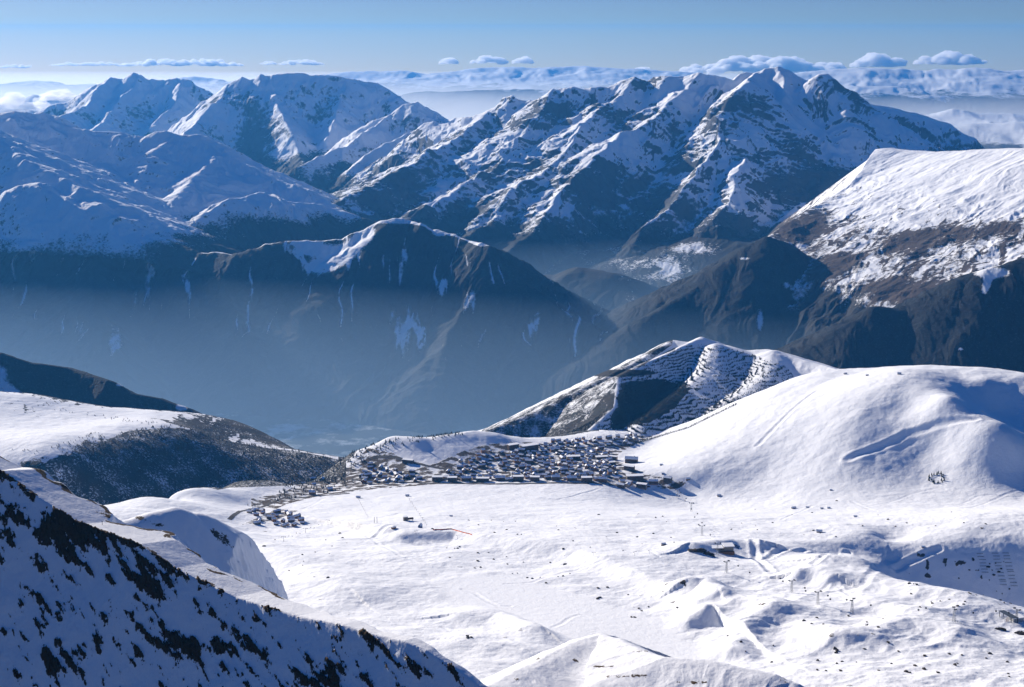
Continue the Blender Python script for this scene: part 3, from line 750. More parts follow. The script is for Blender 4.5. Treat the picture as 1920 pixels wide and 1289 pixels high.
# terraced hill behind the village
KX, KY = fan(U(860, 800), U(1720, 700), 760, 4900, 7000, 460)
RK = [
    dict(p=PL((830,850,5.25),(870,828,5.3),(905,812,5.35),(960,790,5.45),(1020,765,5.55),(1080,735,5.65),(1150,700,5.8),(1200,675,5.95),(1235,652,6.05),(1262,638,6.15),(1290,642,6.12),(1315,633,6.1),(1345,641,6.1),(1390,658,6.05),(1440,655,6.0),(1490,670,5.9),(1540,684,5.8),(1600,702,5.6),(1700,740,5.4)), kl=.7, kr=.5, g=10, gl=120, r=10),
    dict(p=PL((1315,633,6.1),(1240,668,5.85),(1190,690,5.7),(1158,707,5.58),(1158,730,5.45),(1150,765,5.3),(1100,812,5.12)), kl=.55, kr=.6, g=6, gl=100, r=8),
    dict(p=PL((1340,645,6.0),(1325,690,5.75),(1290,728,5.55),(1250,755,5.4),(1200,790,5.2)), kl=.3, kr=.6, g=6, gl=100, r=15),
    dict(p=PL((1450,658,5.95),(1440,700,5.7),(1400,735,5.5),(1340,770,5.35)), kl=.35, kr=.4, g=6, gl=100, r=20),
]
KZ = ridge_field(KX, KY, RK, warp=6, wl=150, seed=12, join=8)
KZ += 1.5 * fbm(KX / 40, KY / 40, 4)
ksl, kzx, kzy = slope_of(KX, KY, KZ)
kq, kr_ = proj(KX, KY, KZ)
kf = -0.45 + 0.2 * fbm(KX / 70, KY / 70, 3)
kf = kf + 1.4 * sstep(0, 1, 1.3 * px_blob(KX, KY, KZ, [(1215, 745, 55, 28, .35), (1180, 775, 40, 14, .2), (1160, 700, 90, 10, 1.4)]))
bandk = inside(kq, kr_, [(860,850),(905,806),(1080,728),(1200,668),(1262,634),(1262,646),(1200,690),(1158,712),(1140,735),(1110,770),(1060,800),(1000,830)])
kf = np.where(bandk, np.maximum(kf, 0.55 + 0.35 * fbm(KX / 60, KY / 60, 3)), kf)
bandk2 = inside(kq, kr_, [(1156,716),(1150,765),(1100,808),(1040,835),(940,835),(1000,830),(1110,770),(1140,735)])
kf = np.where(bandk2, np.maximum(kf, 0.78 + 0.5 * fbm(KX / 50, KY / 90, 3)), kf)
_w1 = 9 * fbm(KX / 45, KY / 45, 4); _w2 = 7 * fbm(KX / 45 + 9, KY / 45, 4)
bowl = inside(kq + _w1, kr_ + _w2, [(1160,722),(1200,712),(1280,716),(1296,728),(1270,760),(1240,782),(1190,800),(1150,805),(1142,790),(1158,765)])
kf = np.where(bowl, np.maximum(kf, 0.85 + 0.3 * fbm(KX / 50, KY / 50, 3)), kf)
krk = -0.5 + 0.9 * px_blob(KX, KY, KZ, [(1130, 745, 26, 30, .8), (1010, 815, 50, 22, .6), (1290, 800, 40, 10, .3)])
km = terrain_mat('terraced_hill_cover', 3.5, rock=(0.06, 0.045, 0.034), rock2=(0.10, 0.075, 0.055), forest=(0.012, 0.016, 0.018), forest2=(0.03, 0.024, 0.02), bump=0.4, fo_n=1.1, rk_n=1.0)
o = grid_obj('terraced_hill', KX, KY, KZ, km, {'rock': krk, 'forest': kf})
struct(o, 'terraced snow hill with rows of planted conifers behind the village', 'hill')

# ------------------------------------------------------------------ nearer spurs of the summit the photo was taken from
gm = terrain_mat('foreground_cover', 0.7, rock=(0.014, 0.008, 0.004), rock2=(0.105, 0.058, 0.026), bump=0.6, rk_c=9, rk_n=2.1)
# middle shaded hump
HX, HY = fan(U(130, 1000), U(860, 1200), 640, 1650, 2500, 420)
RH2 = [dict(p=PL((120,1010,1.95),(200,985,2.0),(245,975,2.03),(280,963,2.06),(325,953,2.1),(365,963,2.12),(400,985,2.12),(425,1012,2.12),(450,1050,2.1),(466,1080,2.1),(480,1120,2.1),(495,1180,2.08)), kl=.75, kr=.75, g=2, gl=80, r=16)]
HZ = ridge_field(HX, HY, RH2, warp=2, wl=120, seed=20, join=6) + 0.7 * fbm(HX / 30, HY / 30, 4)
HZ = HZ - 3.0 * np.maximum(0, HX + 436 + 8 * fbm(HX / 20, HY / 20, 3)) + 2.5 * ridged(HX / 40, HY / 25, 4) * sstep(0, 1, px_blob(HX, HY, HZ, [(425, 1030, 30, 40, 0)]))
hq, hr = proj(HX, HY, HZ)
hrk = -0.35 + 0.3 * fbm(HX / 25, HY / 25, 4) + 1.1 * px_blob(HX, HY, HZ, [(262, 972, 18, 9, -.3), (425, 1015, 14, 26, -.4), (300, 985, 22, 7, -.5), (402, 1000, 10, 18, -.5)])
o = grid_obj('snow_spur', HX, HY, HZ, gm, {'rock': hrk, 'forest': np.full_like(HX, -1)})
struct(o, 'shaded snow hump with rocky right shoulder behind the sunlit crest', 'hill')

# main foreground slope
FX, FY = fan(U(-260, 1000), U(1100, 1280), 1150, 560, 1230, 620)
_k = [(-220,760),(-120,815),(0,884),(60,926),(120,962),(155,984),(200,1000),(260,1022),(330,1066),(380,1090),(440,1120),(500,1139),(560,1156),(640,1172),(700,1190),(760,1203),(800,1220),(850,1252),(905,1290),(960,1340),(1040,1410)]
RFg = [dict(p=PL(*[(a, b, 1.0 - 0.16 * np.clip(a / 905, 0, 1.2)) for a, b in _k]), near=1, kl=.26, kr=.95, g=0.01, gl=26, r=1.5)]
FZ = ridge_field(FX, FY, RFg, warp=1.2, wl=45, seed=30, join=3)
dF, sF, zF, sdF = pdist(FX, FY, np.array(RFg[0]['p']))
wid = np.interp(FX / FY, [U(-200), U(0), U(300), U(520), U(700), U(900)], [46, 46, 46, 36, 18, 8])
wid = wid * (1 + 0.45 * fbm(FX / 34, FY / 34, 3)) - 4
FZ = FZ - np.where(sdF > 0, 0.75 * np.maximum(dF - wid, 0) * sstep(0, 10, dF - wid), 0)
_bk = sstep(0.2, -0.2, sdF)
FZ += _bk * sstep(0, 12, dF) * (2.2 * fbm(FX / 40, FY / 40, 3) + 1.2 * ridged((FX * .9 + FY * .4) / 22, FZ / 60, 3))
FZ += (0.16 + 0.74 * _bk) * fbm(FX / 18, FY / 18, 5, 0.5) + (0.12 + 0.3 * _bk) * np.abs(fbm(FX / 6, FY / 6, 3))
fq, fr = proj(FX, FY, FZ)
# rock outcrops: blotches elongated along the fall line, denser near the crest on the left
a_ = math.radians(28)
ex = (FX * math.cos(a_) + FY * math.sin(a_)); ey = (-FX * math.sin(a_) + FY * math.cos(a_))
bl = fbm(ex / 8.0, FZ / 11.0 + 5 + ex / 14.0, 6, 0.66)
cl = fbm(FX / 34 + 4, FZ / 26, 3)
dens = 0.10 + 0.65 * px_blob(FX, FY, FZ, [(50, 970, 110, 50, -.6), (150, 1010, 110, 40, -.6), (170, 1000, 70, 60, -.7), (260, 1100, 60, 40, -.6), (330, 1070, 50, 30, -.5), (120, 1240, 60, 40, -.4), (340, 1220, 80, 40, -.3),
                                            (545, 1260, 70, 40, -.3), (720, 1230, 30, 40, -.4), (820, 1265, 60, 26, -.9), (400, 1210, 50, 24, -.3), (620, 1280, 60, 26, 0), (100, 1110, 18, 14, -.6), (480, 1165, 14, 14, -.5)])
face = np.where(sdF < 0, 1.0, 0.0)
outc = bl * 1.7 + cl * 0.7 + dens * 1.3 - 0.30
frk = face * outc + (1 - face) * (-0.9 + 0.2 * bl)
crestband = sstep(5.5, 0.5, dF + 3 * fbm(FX / 9, FY / 9, 3)) * sstep(U(560), U(470), FX / FY) * sstep(-0.25, 0.25, fbm(FX / 22, FY / 22, 3) - 0.02)
backband = sstep(7, 1, np.abs(dF - wid + 2) + 4 * fbm(FX / 16, FY / 16, 3)) * (1 - face) * sstep(U(540), U(490), FX / FY) * sstep(-0.3, 0.2, fbm(FX / 26 + 3, FY / 26, 3) + 0.06)
frk = np.maximum(frk, np.maximum(crestband * 1.1, backband * 1.0) - 0.05)
FZ += np.clip(frk - 0.45, 0, 0.6) * 3.6 * face * (1 + 0.8 * fbm(FX / 3, FY / 3, 3))
o = grid_obj('foreground_slope', FX, FY, FZ, gm, {'rock': np.clip(frk, -1, 1.4), 'forest': np.full_like(FX, -1)})
struct(o, 'shaded foreground snow slope peppered with dark rock under a sunlit crest', 'slope')

# bright near knoll at the bottom centre
OX, OY = fan(U(840, 1280), U(1640, 1280), 700, 1020, 1500, 360)
RO = [dict(p=PL((700,1420,1.12),(830,1345,1.16),(905,1291,1.2),(960,1266,1.24),(1010,1237,1.28),(1050,1217,1.31),(1090,1201,1.33),(1125,1191,1.34),(1158,1199,1.32),(1200,1220,1.27),(1240,1236,1.235),(1330,1241,1.225),(1400,1256,1.21),(1450,1266,1.2),(1482,1281,1.19),(1500,1330,1.15),(1560,1420,1.1)), near=1, kl=.7, kr=.15, g=1.5, gl=40, r=8)]
OZ = ridge_field(OX, OY, RO, warp=4, wl=60, seed=40, join=5) + 0.8 * fbm(OX / 24, OY / 24, 4) + .15 * np.abs(fbm(OX / 5, OY / 5, 3))
ork = -0.35 + 0.45 * fbm(OX / 9, OY / 14, 4) + 0.95 * px_blob(OX, OY, OZ, [(1080, 1238, 12, 10, -.8), (1125, 1250, 60, 5, .3), (1180, 1268, 100, 6, -.1), (1010, 1236, 8, 8, 0), (970, 1275, 12, 8, 0), (1468, 1275, 14, 14, -.5), (1300, 1280, 60, 6, 0), (1200, 1222, 30, 4, -.5)])
o = grid_obj('near_knoll', OX, OY, OZ, gm, {'rock': ork, 'forest': np.full_like(OX, -1)})
struct(o, 'bright near snow knoll with grassy rock bands at the bottom edge', 'hill')
#@@NEAREND
#@@OBJECTS
# ------------------------------------------------------------------ small things: materials and shape helpers
def flat_mat(name, col, rough=0.8, metal=0.0, var=0.25, scale=0.6):
    m, nt, b = new_mat(name)
    tc = nt.nodes.new('ShaderNodeTexCoord')
    n = noise(nt, tc.outputs['Object'], scale, 4, 0.6)
    c = mixc(nt, n, tuple(x * (1 - var) for x in col), tuple(min(1, x * (1 + var)) for x in col))
    nt.links.new(c, b.inputs['Base Color'])
    b.inputs['Roughness'].default_value = rough; b.inputs['Metallic'].default_value = metal
    return m
M_snow = flat_mat('roof_snow', (0.84, 0.85, 0.88), var=.04)
M_wood = flat_mat('dark_timber', (0.085, 0.050, 0.030))
M_wood2 = flat_mat('brown_timber', (0.20, 0.10, 0.045))
M_ren = flat_mat('pale_render', (0.34, 0.27, 0.20))
M_grey = flat_mat('grey_render', (0.13, 0.11, 0.09))
M_glass = flat_mat('window_glass', (0.02, 0.03, 0.045), rough=.2)
M_steel = flat_mat('galvanised_steel', (0.30, 0.31, 0.33), rough=.5, metal=.3)
M_dark = flat_mat('dark_metal', (0.03, 0.03, 0.032), rough=.5)
M_crown = flat_mat('conifer_needles', (0.014, 0.019, 0.017), var=.4)
M_trunk = flat_mat('conifer_bark', (0.05, 0.035, 0.025))
M_rock = flat_mat('bare_rock', (0.055, 0.042, 0.032), var=.45, scale=.4)
M_orange = flat_mat('orange_netting', (0.65, 0.14, 0.05))
M_blue = flat_mat('blue_sheet', (0.05, 0.09, 0.20))
M_conc = flat_mat('concrete', (0.22, 0.21, 0.20))
M_roofm = flat_mat('ribbed_roof', (0.13, 0.15, 0.17), rough=.45)

class MB:
    "collects boxes, bars, prisms and blobs into one mesh"
    def __init__(s): s.v = []; s.f = []
    def add(s, V, Fc):
        n = len(s.v); s.v += [tuple(q) for q in V]; s.f += [tuple(i + n for i in f) for f in Fc]; return s
    def box(s, x0, x1, y0, y1, z0, z1):
        V = [(x, y, z) for z in (z0, z1) for y in (y0, y1) for x in (x0, x1)]
        return s.add(V, [(0, 2, 3, 1), (4, 5, 7, 6), (0, 1, 5, 4), (2, 6, 7, 3), (0, 4, 6, 2), (1, 3, 7, 5)])
    def bar(s, a, b, r, n=5, r2=None):
        a = Vector(a); b = Vector(b); d = (b - a).normalized(); r2 = r if r2 is None else r2
        u = d.orthogonal().normalized(); w_ = d.cross(u)
        V = []
        for c, rr in ((a, r), (b, r2)):
            for i in range(n):
                t = 2 * math.pi * i / n
                V.append(c + u * (rr * math.cos(t)) + w_ * (rr * math.sin(t)))
        Fc = [(i, (i + 1) % n, n + (i + 1) % n, n + i) for i in range(n)] + [tuple(range(n - 1, -1, -1)), tuple(range(n, 2 * n))]
        return s.add(V, Fc)
    def gable(s, L, W, z0, h, t, over=0.8):
        "pitched slab roof, ridge along x"
        a = L / 2 + over; b = W / 2 + over; zb = z0 - over * h / (W / 2)
        pr = [(-b, zb), (0, z0 + h), (b, zb), (b, zb + t), (0, z0 + h + t), (-b, zb + t)]
        V = [(-a, y, z) for y, z in pr] + [(a, y, z) for y, z in pr]
        return s.add(V, [(0, 1, 7, 6), (1, 2, 8, 7), (2, 3, 9, 8), (3, 4, 10, 9), (4, 5, 11, 10), (5, 0, 6, 11), (5, 4, 1, 0), (4, 3, 2, 1), (6, 7, 10, 11), (7, 8, 9, 10)])
    def house(s, L, W, h, g, base=-4):
        V = [(-L/2, -W/2, base), (L/2, -W/2, base), (L/2, W/2, base), (-L/2, W/2, base), (-L/2, -W/2, h), (L/2, -W/2, h), (L/2, W/2, h), (-L/2, W/2, h), (-L/2, 0, h + g), (L/2, 0, h + g)]
        return s.add(V, [(3, 2, 1, 0), (0, 1, 5, 4), (2, 3, 7, 6), (1, 2, 6, 9, 5), (3, 0, 4, 8, 7), (4, 5, 9, 8), (6, 7, 8, 9)])
    def cone(s, x, y, z0, z1, r, n=7, rnd=None):
        V = [(x, y, z1)]
        for i in range(n):
            t = 2 * math.pi * i / n; k = r * (rnd.uniform(.75, 1.2) if rnd else 1)
            V.append((x + k * math.cos(t), y + k * math.sin(t), z0 + (rnd.uniform(-.1, .1) * r if rnd else 0)))
        return s.add(V, [(0, 1 + i, 1 + (i + 1) % n) for i in range(n)] + [tuple(range(n, 0, -1))])
    def blob(s, c, rx, ry, rz, seed, amp=.35, lat=6, lon=9, flat=None):
        rr = random.Random(seed); V = []; 
        for i in range(lat + 1):
            th = math.pi * i / lat
            for j in range(lon):
                ph = 2 * math.pi * j / lon
                k = 1 + (rr.random() - .5) * 2 * amp * (1 if 0 < i < lat else 0)
                z = math.cos(th) * rz * k
                if flat is not None: z = max(z, flat)
                V.append((c[0] + rx * k * math.sin(th) * math.cos(ph), c[1] + ry * k * math.sin(th) * math.sin(ph), c[2] + z))
        Fc = []
        for i in range(lat):
            for j in range(lon):
                a = i * lon + j; b_ = i * lon + (j + 1) % lon
                Fc.append((a, a + lon, b_ + lon, b_))
        return s.add(V, Fc)
    def build(s, name, mat, parent=None, smooth=False):
        return mesh_obj(name, s.v, s.f, mat, parent, smooth)

def empty(name, loc=(0, 0, 0), rz=0.0):
    o = bpy.data.objects.new(name, None); COL.objects.link(o)
    o.location = loc; o.rotation_euler = (0, 0, rz); o.empty_display_size = 2
    return o

def kids(o): return list(o.children)
def copy_tree(o, parent=None):
    c = o.copy(); COL.objects.link(c)
    if parent is not None: c.parent = parent
    for ch in _tree[o.name]:
        copy_tree(ch, c)
    return c
_tree = {}
def remember(o):
    _tree[o.name] = list(o.children)
    for ch in o.children: remember(ch)

def ground(x, y):
    return float(sample_grid(NZ, x, y))
def G(px, py):
    return hit_on(NZ, px, py)

# ------------------------------------------------------------------ houses
def facade(wl, L, W, h, floors, balc=True):
    for fl in range(floors):
        z = 1.2 + fl * (h - 0.8) / floors
        MB().box(-L / 2 + 1, L / 2 - 1, -W / 2 - .12, -W / 2 + .2, z, z + 1.5).build('window_strip', M_glass, wl)
        if balc and fl: MB().box(-L / 2 + 1, L / 2 - 1, -W / 2 - 1.5, -W / 2 - .14, z - 1.0, z - .1).build('balcony', M_wood2, wl)
def chalet(name, L, W, h, g, wm, wins=0, floors=2, balcony=False, chim=True, t=.7):
    r = empty(name, (0, 0, -2000))
    wl = MB().house(L, W, h, g).build('wall', wm, r)
    if wins: facade(wl, L, W, h, floors, balcony)
    rf = MB().gable(L, W, h + .05, g, t).build('roof', M_snow, r)
    if chim: MB().box(L * .2, L * .2 + 1.4, -.7, .7, h + g * .3, h + g + 2.2).build('chimney', M_conc, rf)
    bpy.context.view_layer.update()
    remember(r)
    return r
def block(name, L, W, h, wm, floors, wins):
    r = empty(name, (0, 0, -2000))
    wl = MB().box(-L / 2, L / 2, -W / 2, W / 2, -5, h).build('wall', wm, r)
    facade(wl, L, W, h, floors)
    MB().box(-L / 2 - .8, L / 2 + .8, -W / 2 - 1.6, W / 2 + .8, h + .02, h + 1.0).build('roof', M_snow, r)
    remember(r)
    return r
small = [chalet('chalet', 15, 11, 7, 3.6, M_wood), chalet('chalet', 19, 12, 10, 3.8, M_wood2), chalet('chalet', 24, 12, 9, 3.4, M_grey),
         chalet('chalet', 14, 14, 12, 4.4, M_wood2), chalet('chalet', 28, 13, 12, 3.6, M_wood), chalet('chalet', 17, 13, 9, 3.2, M_ren)]
big = [block('apartment_building', 34, 15, 15, M_wood, 5, 9), block('apartment_building', 30, 14, 14, M_ren, 5, 8), block('apartment_building', 42, 15, 12, M_grey, 4, 11),
       chalet('apartment_building', 32, 16, 12, 4.5, M_wood2, 8, 4, True), chalet('apartment_building', 26, 15, 14, 4.5, M_grey, 7, 5, True)]
protos = {id(p): False for p in small + big}
def put(proto, x, y, rz, label, cat, group=None, s=1.0, z=None, sink=0.3):
    if not protos.get(id(proto), True): o = proto; protos[id(proto)] = True
    else: o = copy_tree(proto)
    o.location = (x, y, (ground(x, y) if z is None else z) - sink); o.rotation_euler = (0, 0, rz); o.scale = (s, s, s)
    for k in ('label', 'category', 'group', 'kind'):
        if k in o: del o[k]
    return tag(o, label, cat, group)

rnd = random.Random(11)
placed = []
def free(x, y, r):
    for (a, b, c) in placed:
        if (a - x) ** 2 + (b - y) ** 2 < (r + c) ** 2: return False
    return True
ORD = ['first', 'second', 'third', 'fourth', 'fifth', 'sixth', 'seventh', 'eighth', 'ninth', 'tenth', 'eleventh', 'twelfth', 'thirteenth', 'fourteenth', 'fifteenth', 'sixteenth', 'seventeenth', 'eighteenth', 'nineteenth', 'twentieth']
_TN = ['', '', 'twenty', 'thirty', 'forty', 'fifty', 'sixty', 'seventy']
for _n in range(21, 80):
    ORD.append(['', 'thirty', 'fortieth', 'fiftieth', 'sixtieth', 'seventieth'][0] or (_TN[_n // 10] + '-' + ORD[_n % 10 - 1] if _n % 10 else _TN[_n // 10][:-1] + 'ieth'))

# front row of large buildings facing the plain, left to right
front = [(820,902,0),(848,903,1),(874,902,3),(905,903,2),(938,901,3),(972,901,0),(1003,902,1),(1042,901,4),(1072,902,3),(1100,903,0),(1130,905,4)]
fl_names = ['dark timber apartment block', 'pale rendered apartment block', 'long low grey apartment block', 'brown gabled apartment house', 'grey gabled apartment house']
for i, (px, py, k) in enumerate(front):
    t = G(px, py)
    put(big[k], t[0], t[1], rnd.uniform(-.12, .12), '%s, %s from the left in the front row' % (fl_names[k], ORD[i]), 'apartment building', 'apartment buildings in the front row', 1.0)
    placed.append((t[0], t[1], 17))
special = [(1184,868,3,1.35,'large dark gabled hotel standing alone at the foot of the snow dome','hotel'),
           (1180,882,0,1.0,'dark flat roofed block just below the lone gabled hotel','apartment building'),
           (1148,872,1,.75,'bright brown block catching the sun left of the lone hotel','apartment building'),
           (1128,862,2,1.0,'pale blue grey block on the upper right edge of the village','apartment building'),
           (1150,862,1,.9,'pale block beside the lone hotel under the dome','apartment building'),
           (962,842,0,1.15,'tall dark block at the upper left edge of the village','apartment building'),
           (992,844,2,1.5,'longest dark building behind the village roofs','apartment building'),
           (1075,862,2,1.1,'long building with wide white roof in the middle of the village','apartment building'),
           (1190,900,2,1.3,'long low building with angled white roof at the village front right','apartment building'),
           (1203,916,1,1.1,'lowest pale building on the snow at the front right corner of the village','apartment building'),
           (1165,915,4,.9,'dark gabled house at the lowest right corner of the village','apartment building'),
           (1225,908,3,.9,'brown building right of the angled white roof','apartment building'),
           (1252,904,4,1.0,'easternmost dark building with blue shadow at the village end','apartment building'),
           (765,868,2,.9,'long dark sheds under the road bend on the left of the village','shed')]
for px, py, k, s_, lb, ct in special:
    t = G(px, py)
    put(big[k], t[0], t[1], rnd.uniform(-.5, .5), lb, ct, None, s_)
    placed.append((t[0], t[1], 17 * s_))
def fill(poly, dx, dy, n, group, label, lists, r, jit=.3, sc=(.8, 1.15)):
    hs = [G(*q) for q in poly]; hs = [h for h in hs if h]
    x0 = min(h[0] for h in hs); x1 = max(h[0] for h in hs); y0 = min(h[1] for h in hs); y1 = max(h[1] for h in hs)
    cand = []; got = []
    y = y0; row = 0
    while y < y1:
        x = x0 + (row % 2) * dx / 2
        while x < x1:
            cand.append((x + rnd.uniform(-jit, jit) * dx, y + rnd.uniform(-jit, jit) * dy, row)); x += dx
        y += dy; row += 1
    rnd.shuffle(cand); c = 0
    for (x, y, row) in cand:
        if c >= n: break
        qx, qy = proj(x, y, ground(x, y))
        if not inside(np.array([qx]), np.array([qy]), poly)[0] or not free(x, y, r): continue
        o = put(rnd.choice(lists), x, y, rnd.choice([0, 0.2, 0.45, -0.4, 1.57, 1.2]) + rnd.uniform(-.3, .3), label, 'chalet', group, rnd.uniform(*sc))
        placed.append((x, y, r)); c += 1; got.append((row, x, o))
    rows = sorted(set(g_[0] for g_ in got))
    for ri, rw_ in enumerate(rows):
        for ci, g_ in enumerate(sorted([g_ for g_ in got if g_[0] == rw_], key=lambda q: q[1])):
            g_[2]['label'] = 'snow roofed chalet, %s from left in %s row of %s' % (ORD[ci], 'nearest' if ri == 0 else ORD[ri] + ' nearest', label)
    return c
nA = fill([(860,868),(905,842),(960,850),(1050,838),(1140,842),(1150,870),(1160,893),(1130,903),(960,902),(820,901),(845,880)], 25, 29, 200, 'chalets packed in the middle of the village', 'the village middle', small, 7.5, sc=(.62, .95))
nB = fill([(990,838),(1060,826),(1160,820),(1215,812),(1218,818),(1150,838),(1050,842)], 28, 34, 40, 'chalets at the back of the village', 'the village back', small, 8, sc=(.62, .95))
nC = fill([(670,905),(690,870),(760,880),(800,893),(780,905),(700,912)], 34, 36, 34, 'chalets on the left side of the village', 'the village left side', small, 9, sc=(.65, .95))
nD = fill([(1150,905),(1165,893),(1215,895),(1262,905),(1270,915),(1215,922),(1150,918)], 32, 34, 22, 'chalets at the right end of the village', 'the village right end', small, 9)
nE = fill([(448,965),(470,958),(520,957),(560,970),(578,984),(540,991),(500,990),(462,980)], 24, 26, 30, 'chalets of the lower hamlet', 'the lower hamlet', small, 8, sc=(.6, .85))
nF = fill([(560,905),(600,890),(650,905),(640,925),(560,932)], 40, 44, 14, 'chalets in the shaded wood', 'the wooded strip', small, 11)
print('chalets', nA, nB, nC, nD, nE, nF)

# huts out on the slopes
hutp = chalet('hut', 9, 6, 3, 2.0, M_wood, chim=False, t=.4); protos[id(hutp)] = False
for px, py, s_, lb in [(1488,954,1.3,'leftmost grey shed of the row on the piste below the dome'), (1514,953,1.0,'small gabled hut second in the row on the piste below the dome'),
                       (1541,955,.9,'square hut third in the row on the piste below the dome'), (1554,954,.9,'rightmost square hut of the row below the dome'),
                       (1604,970,1.0,'lone dark hut right of the row of huts'), (1536,999,1.5,'long hut standing alone on the piste above the shaded gully'),
                       (1585,702,1.2,'hut at the left end of the dome summit'), (1626,705,1.0,'hut on the saddle of the dome skyline'), (1686,702,1.3,'hut on the dome skyline right of the saddle'),
                       (1290,900,1.4,'low long hut in the snow right of the village'), (1348,931,1.2,'thin roofed hut on the flat right of the village'), (1240,873,1.0,'small dark hut in the snow above the village right end'),
                       (1243,890,.9,'pointed hut just above the easternmost buildings'), (1731,1028,.9,'tiny hut at the head of the shaded hollow'), (672,934,1.3,'lift hut at the lower end of the left ski tow'),
                       (764,931,1.2,'lift hut at the top of the right ski tow'), (1558,920,.8,'tiny hut on the dome foot'), (846,969,.9,'lone hut on the plain below the village'), (1244,1022,1.0,'dark hut by the rocks left of the mid station')]:
    t = G(px, py)
    if t: put(hutp, t[0], t[1], rnd.uniform(-.3, .3), lb, 'hut', None, s_)

# ------------------------------------------------------------------ conifers
def conifer(name, h, seed):
    rr = random.Random(seed); mb = MB()
    nt_ = 5
    for i in range(nt_):
        f = i / nt_
        mb.cone(rr.uniform(-.1, .1), rr.uniform(-.1, .1), h * (.10 + .80 * f), h * (.10 + .80 * f) + h * .36 * (1 - .45 * f), h * .27 * (1 - .78 * f), 7, rr)
    mb.cone(0, 0, h * .8, h * 1.05, h * .07, 5, rr)
    r = empty(name, (0, 0, -2000))
    mb.build('crown', M_crown, r); MB().bar((0, 0, -1.5), (0, 0, h * .35), h * .022, 5, h * .012).build('trunk', M_trunk, r)
    remember(r); return r
trees = [conifer('pine_tree', 9, 3), conifer('pine_tree', 7.5, 5), conifer('pine_tree', 11, 8)]
for p_ in trees: protos[id(p_)] = False
n_tree = 0
# ring of trees on the dome
for i in range(24):
    a = 2 * math.pi * i / 24 * 1.9
    c = G(1756, 900)
    x, y = c[0] + 21 * math.cos(a) + rnd.uniform(-5, 5), c[1] + 24 * math.sin(a) + rnd.uniform(-6, 6)
    put(trees[i % 3], x, y, rnd.uniform(0, 6), 'dark pine in the small ring of trees alone on the right snow slope', 'tree', 'ring of pines on the right snow slope', rnd.uniform(.9, 1.3)); n_tree += 1
# rows on the terraced hill; a flat list, the nearest ones become individuals
KUG = KX[0] / KY[0]; KYG = KY[:, 0]
def sample_k(Gd, x, y):
    u = np.asarray(x) / np.asarray(y)
    a = np.clip((u - KUG[0]) / (KUG[-1] - KUG[0]) * (len(KUG) - 1), 0, len(KUG) - 1.001)
    b = np.clip(np.interp(y, KYG, np.arange(len(KYG))), 0, len(KYG) - 1.001)
    i = a.astype(int); j = b.astype(int); fa = a - i; fb = b - j
    return (Gd[j, i] * (1 - fa) + Gd[j, i + 1] * fa) * (1 - fb) + (Gd[j + 1, i] * (1 - fa) + Gd[j + 1, i + 1] * fa) * fb
T = []
rs = np.random.RandomState(5)
N = 220000
tx = rs.uniform(U(1000, 700) , U(1530, 700), N); ty = rs.uniform(5050, 6200, N); tx = tx * ty
tz = sample_k(KZ, tx, ty)
qx, qy = proj(tx, ty, tz)
zone = inside(qx, qy, [(1155,712),(1200,690),(1262,655),(1320,645),(1400,662),(1480,690),(1490,712),(1475,725),(1400,755),(1330,785),(1250,815),(1180,822),(1100,822),(1060,815),(1110,790),(1150,760)])
band = np.abs(((tz + 9 * fbm(tx / 80, ty / 80, 3)) / 9.0) % 1.0 - 0.5)
dn = 0.42 + 1.3 * fbm(tx / 130, ty / 130, 4) + 0.35 * (1900 - tz) / 100 + 0.7 * (qx < 1300)
ok = zone & (band < 0.09 + 0.12 * rs.rand(N) ** 2) & (rs.rand(N) < np.clip(dn, 0.05, 1))
# bare strips: the piste along the left spur and the road through the trees
dsp, _, _, _ = pdist(tx, ty, np.array(RK[1]['p']))
ok &= dsp > 14
dr_, _, _, _ = pdist(tx, ty, np.array([P(1380, 747, 5450), P(1330, 742, 5480), P(1290, 730, 5530), P(1305, 718, 5600), P(1345, 700, 5700)]))
ok &= dr_ > 9
z2 = inside(qx, qy, [(1285,795),(1325,762),(1400,737),(1470,714),(1482,724),(1400,757),(1330,788),(1250,815)])
ok |= z2 & (rs.rand(N) < .07)
ok |= zone & (rs.rand(N) < np.clip((.05 + .09 * (qx < 1300)) * (fbm(tx / 60, ty / 60, 3) + .15), 0, 1))
ok |= inside(qx, qy, [(1160,722),(1200,712),(1280,716),(1296,728),(1270,760),(1240,782),(1190,800),(1150,805),(1142,790),(1158,765)]) & (rs.rand(N) < .12)
T += [(a, b, c, s_) for a, b, c, s_ in zip(tx[ok], ty[ok], tz[ok], rs.uniform(.45, .8, ok.sum()))]
# hedge-like rows where the dome meets the hill
edge = []
for i in range(46):
    px = 1180 + i * 4.4
    t = G(px, np.interp(px, [1180, 1290, 1390], [836, 803, 754]))
    if t:
        for j in range(3): edge.append((t[0] + j * 3 + rnd.uniform(-1, 1), t[1] + j * 6 - 6, ground(t[0], t[1] + j * 6 - 6) - .3, rnd.uniform(.9, 1.3)))
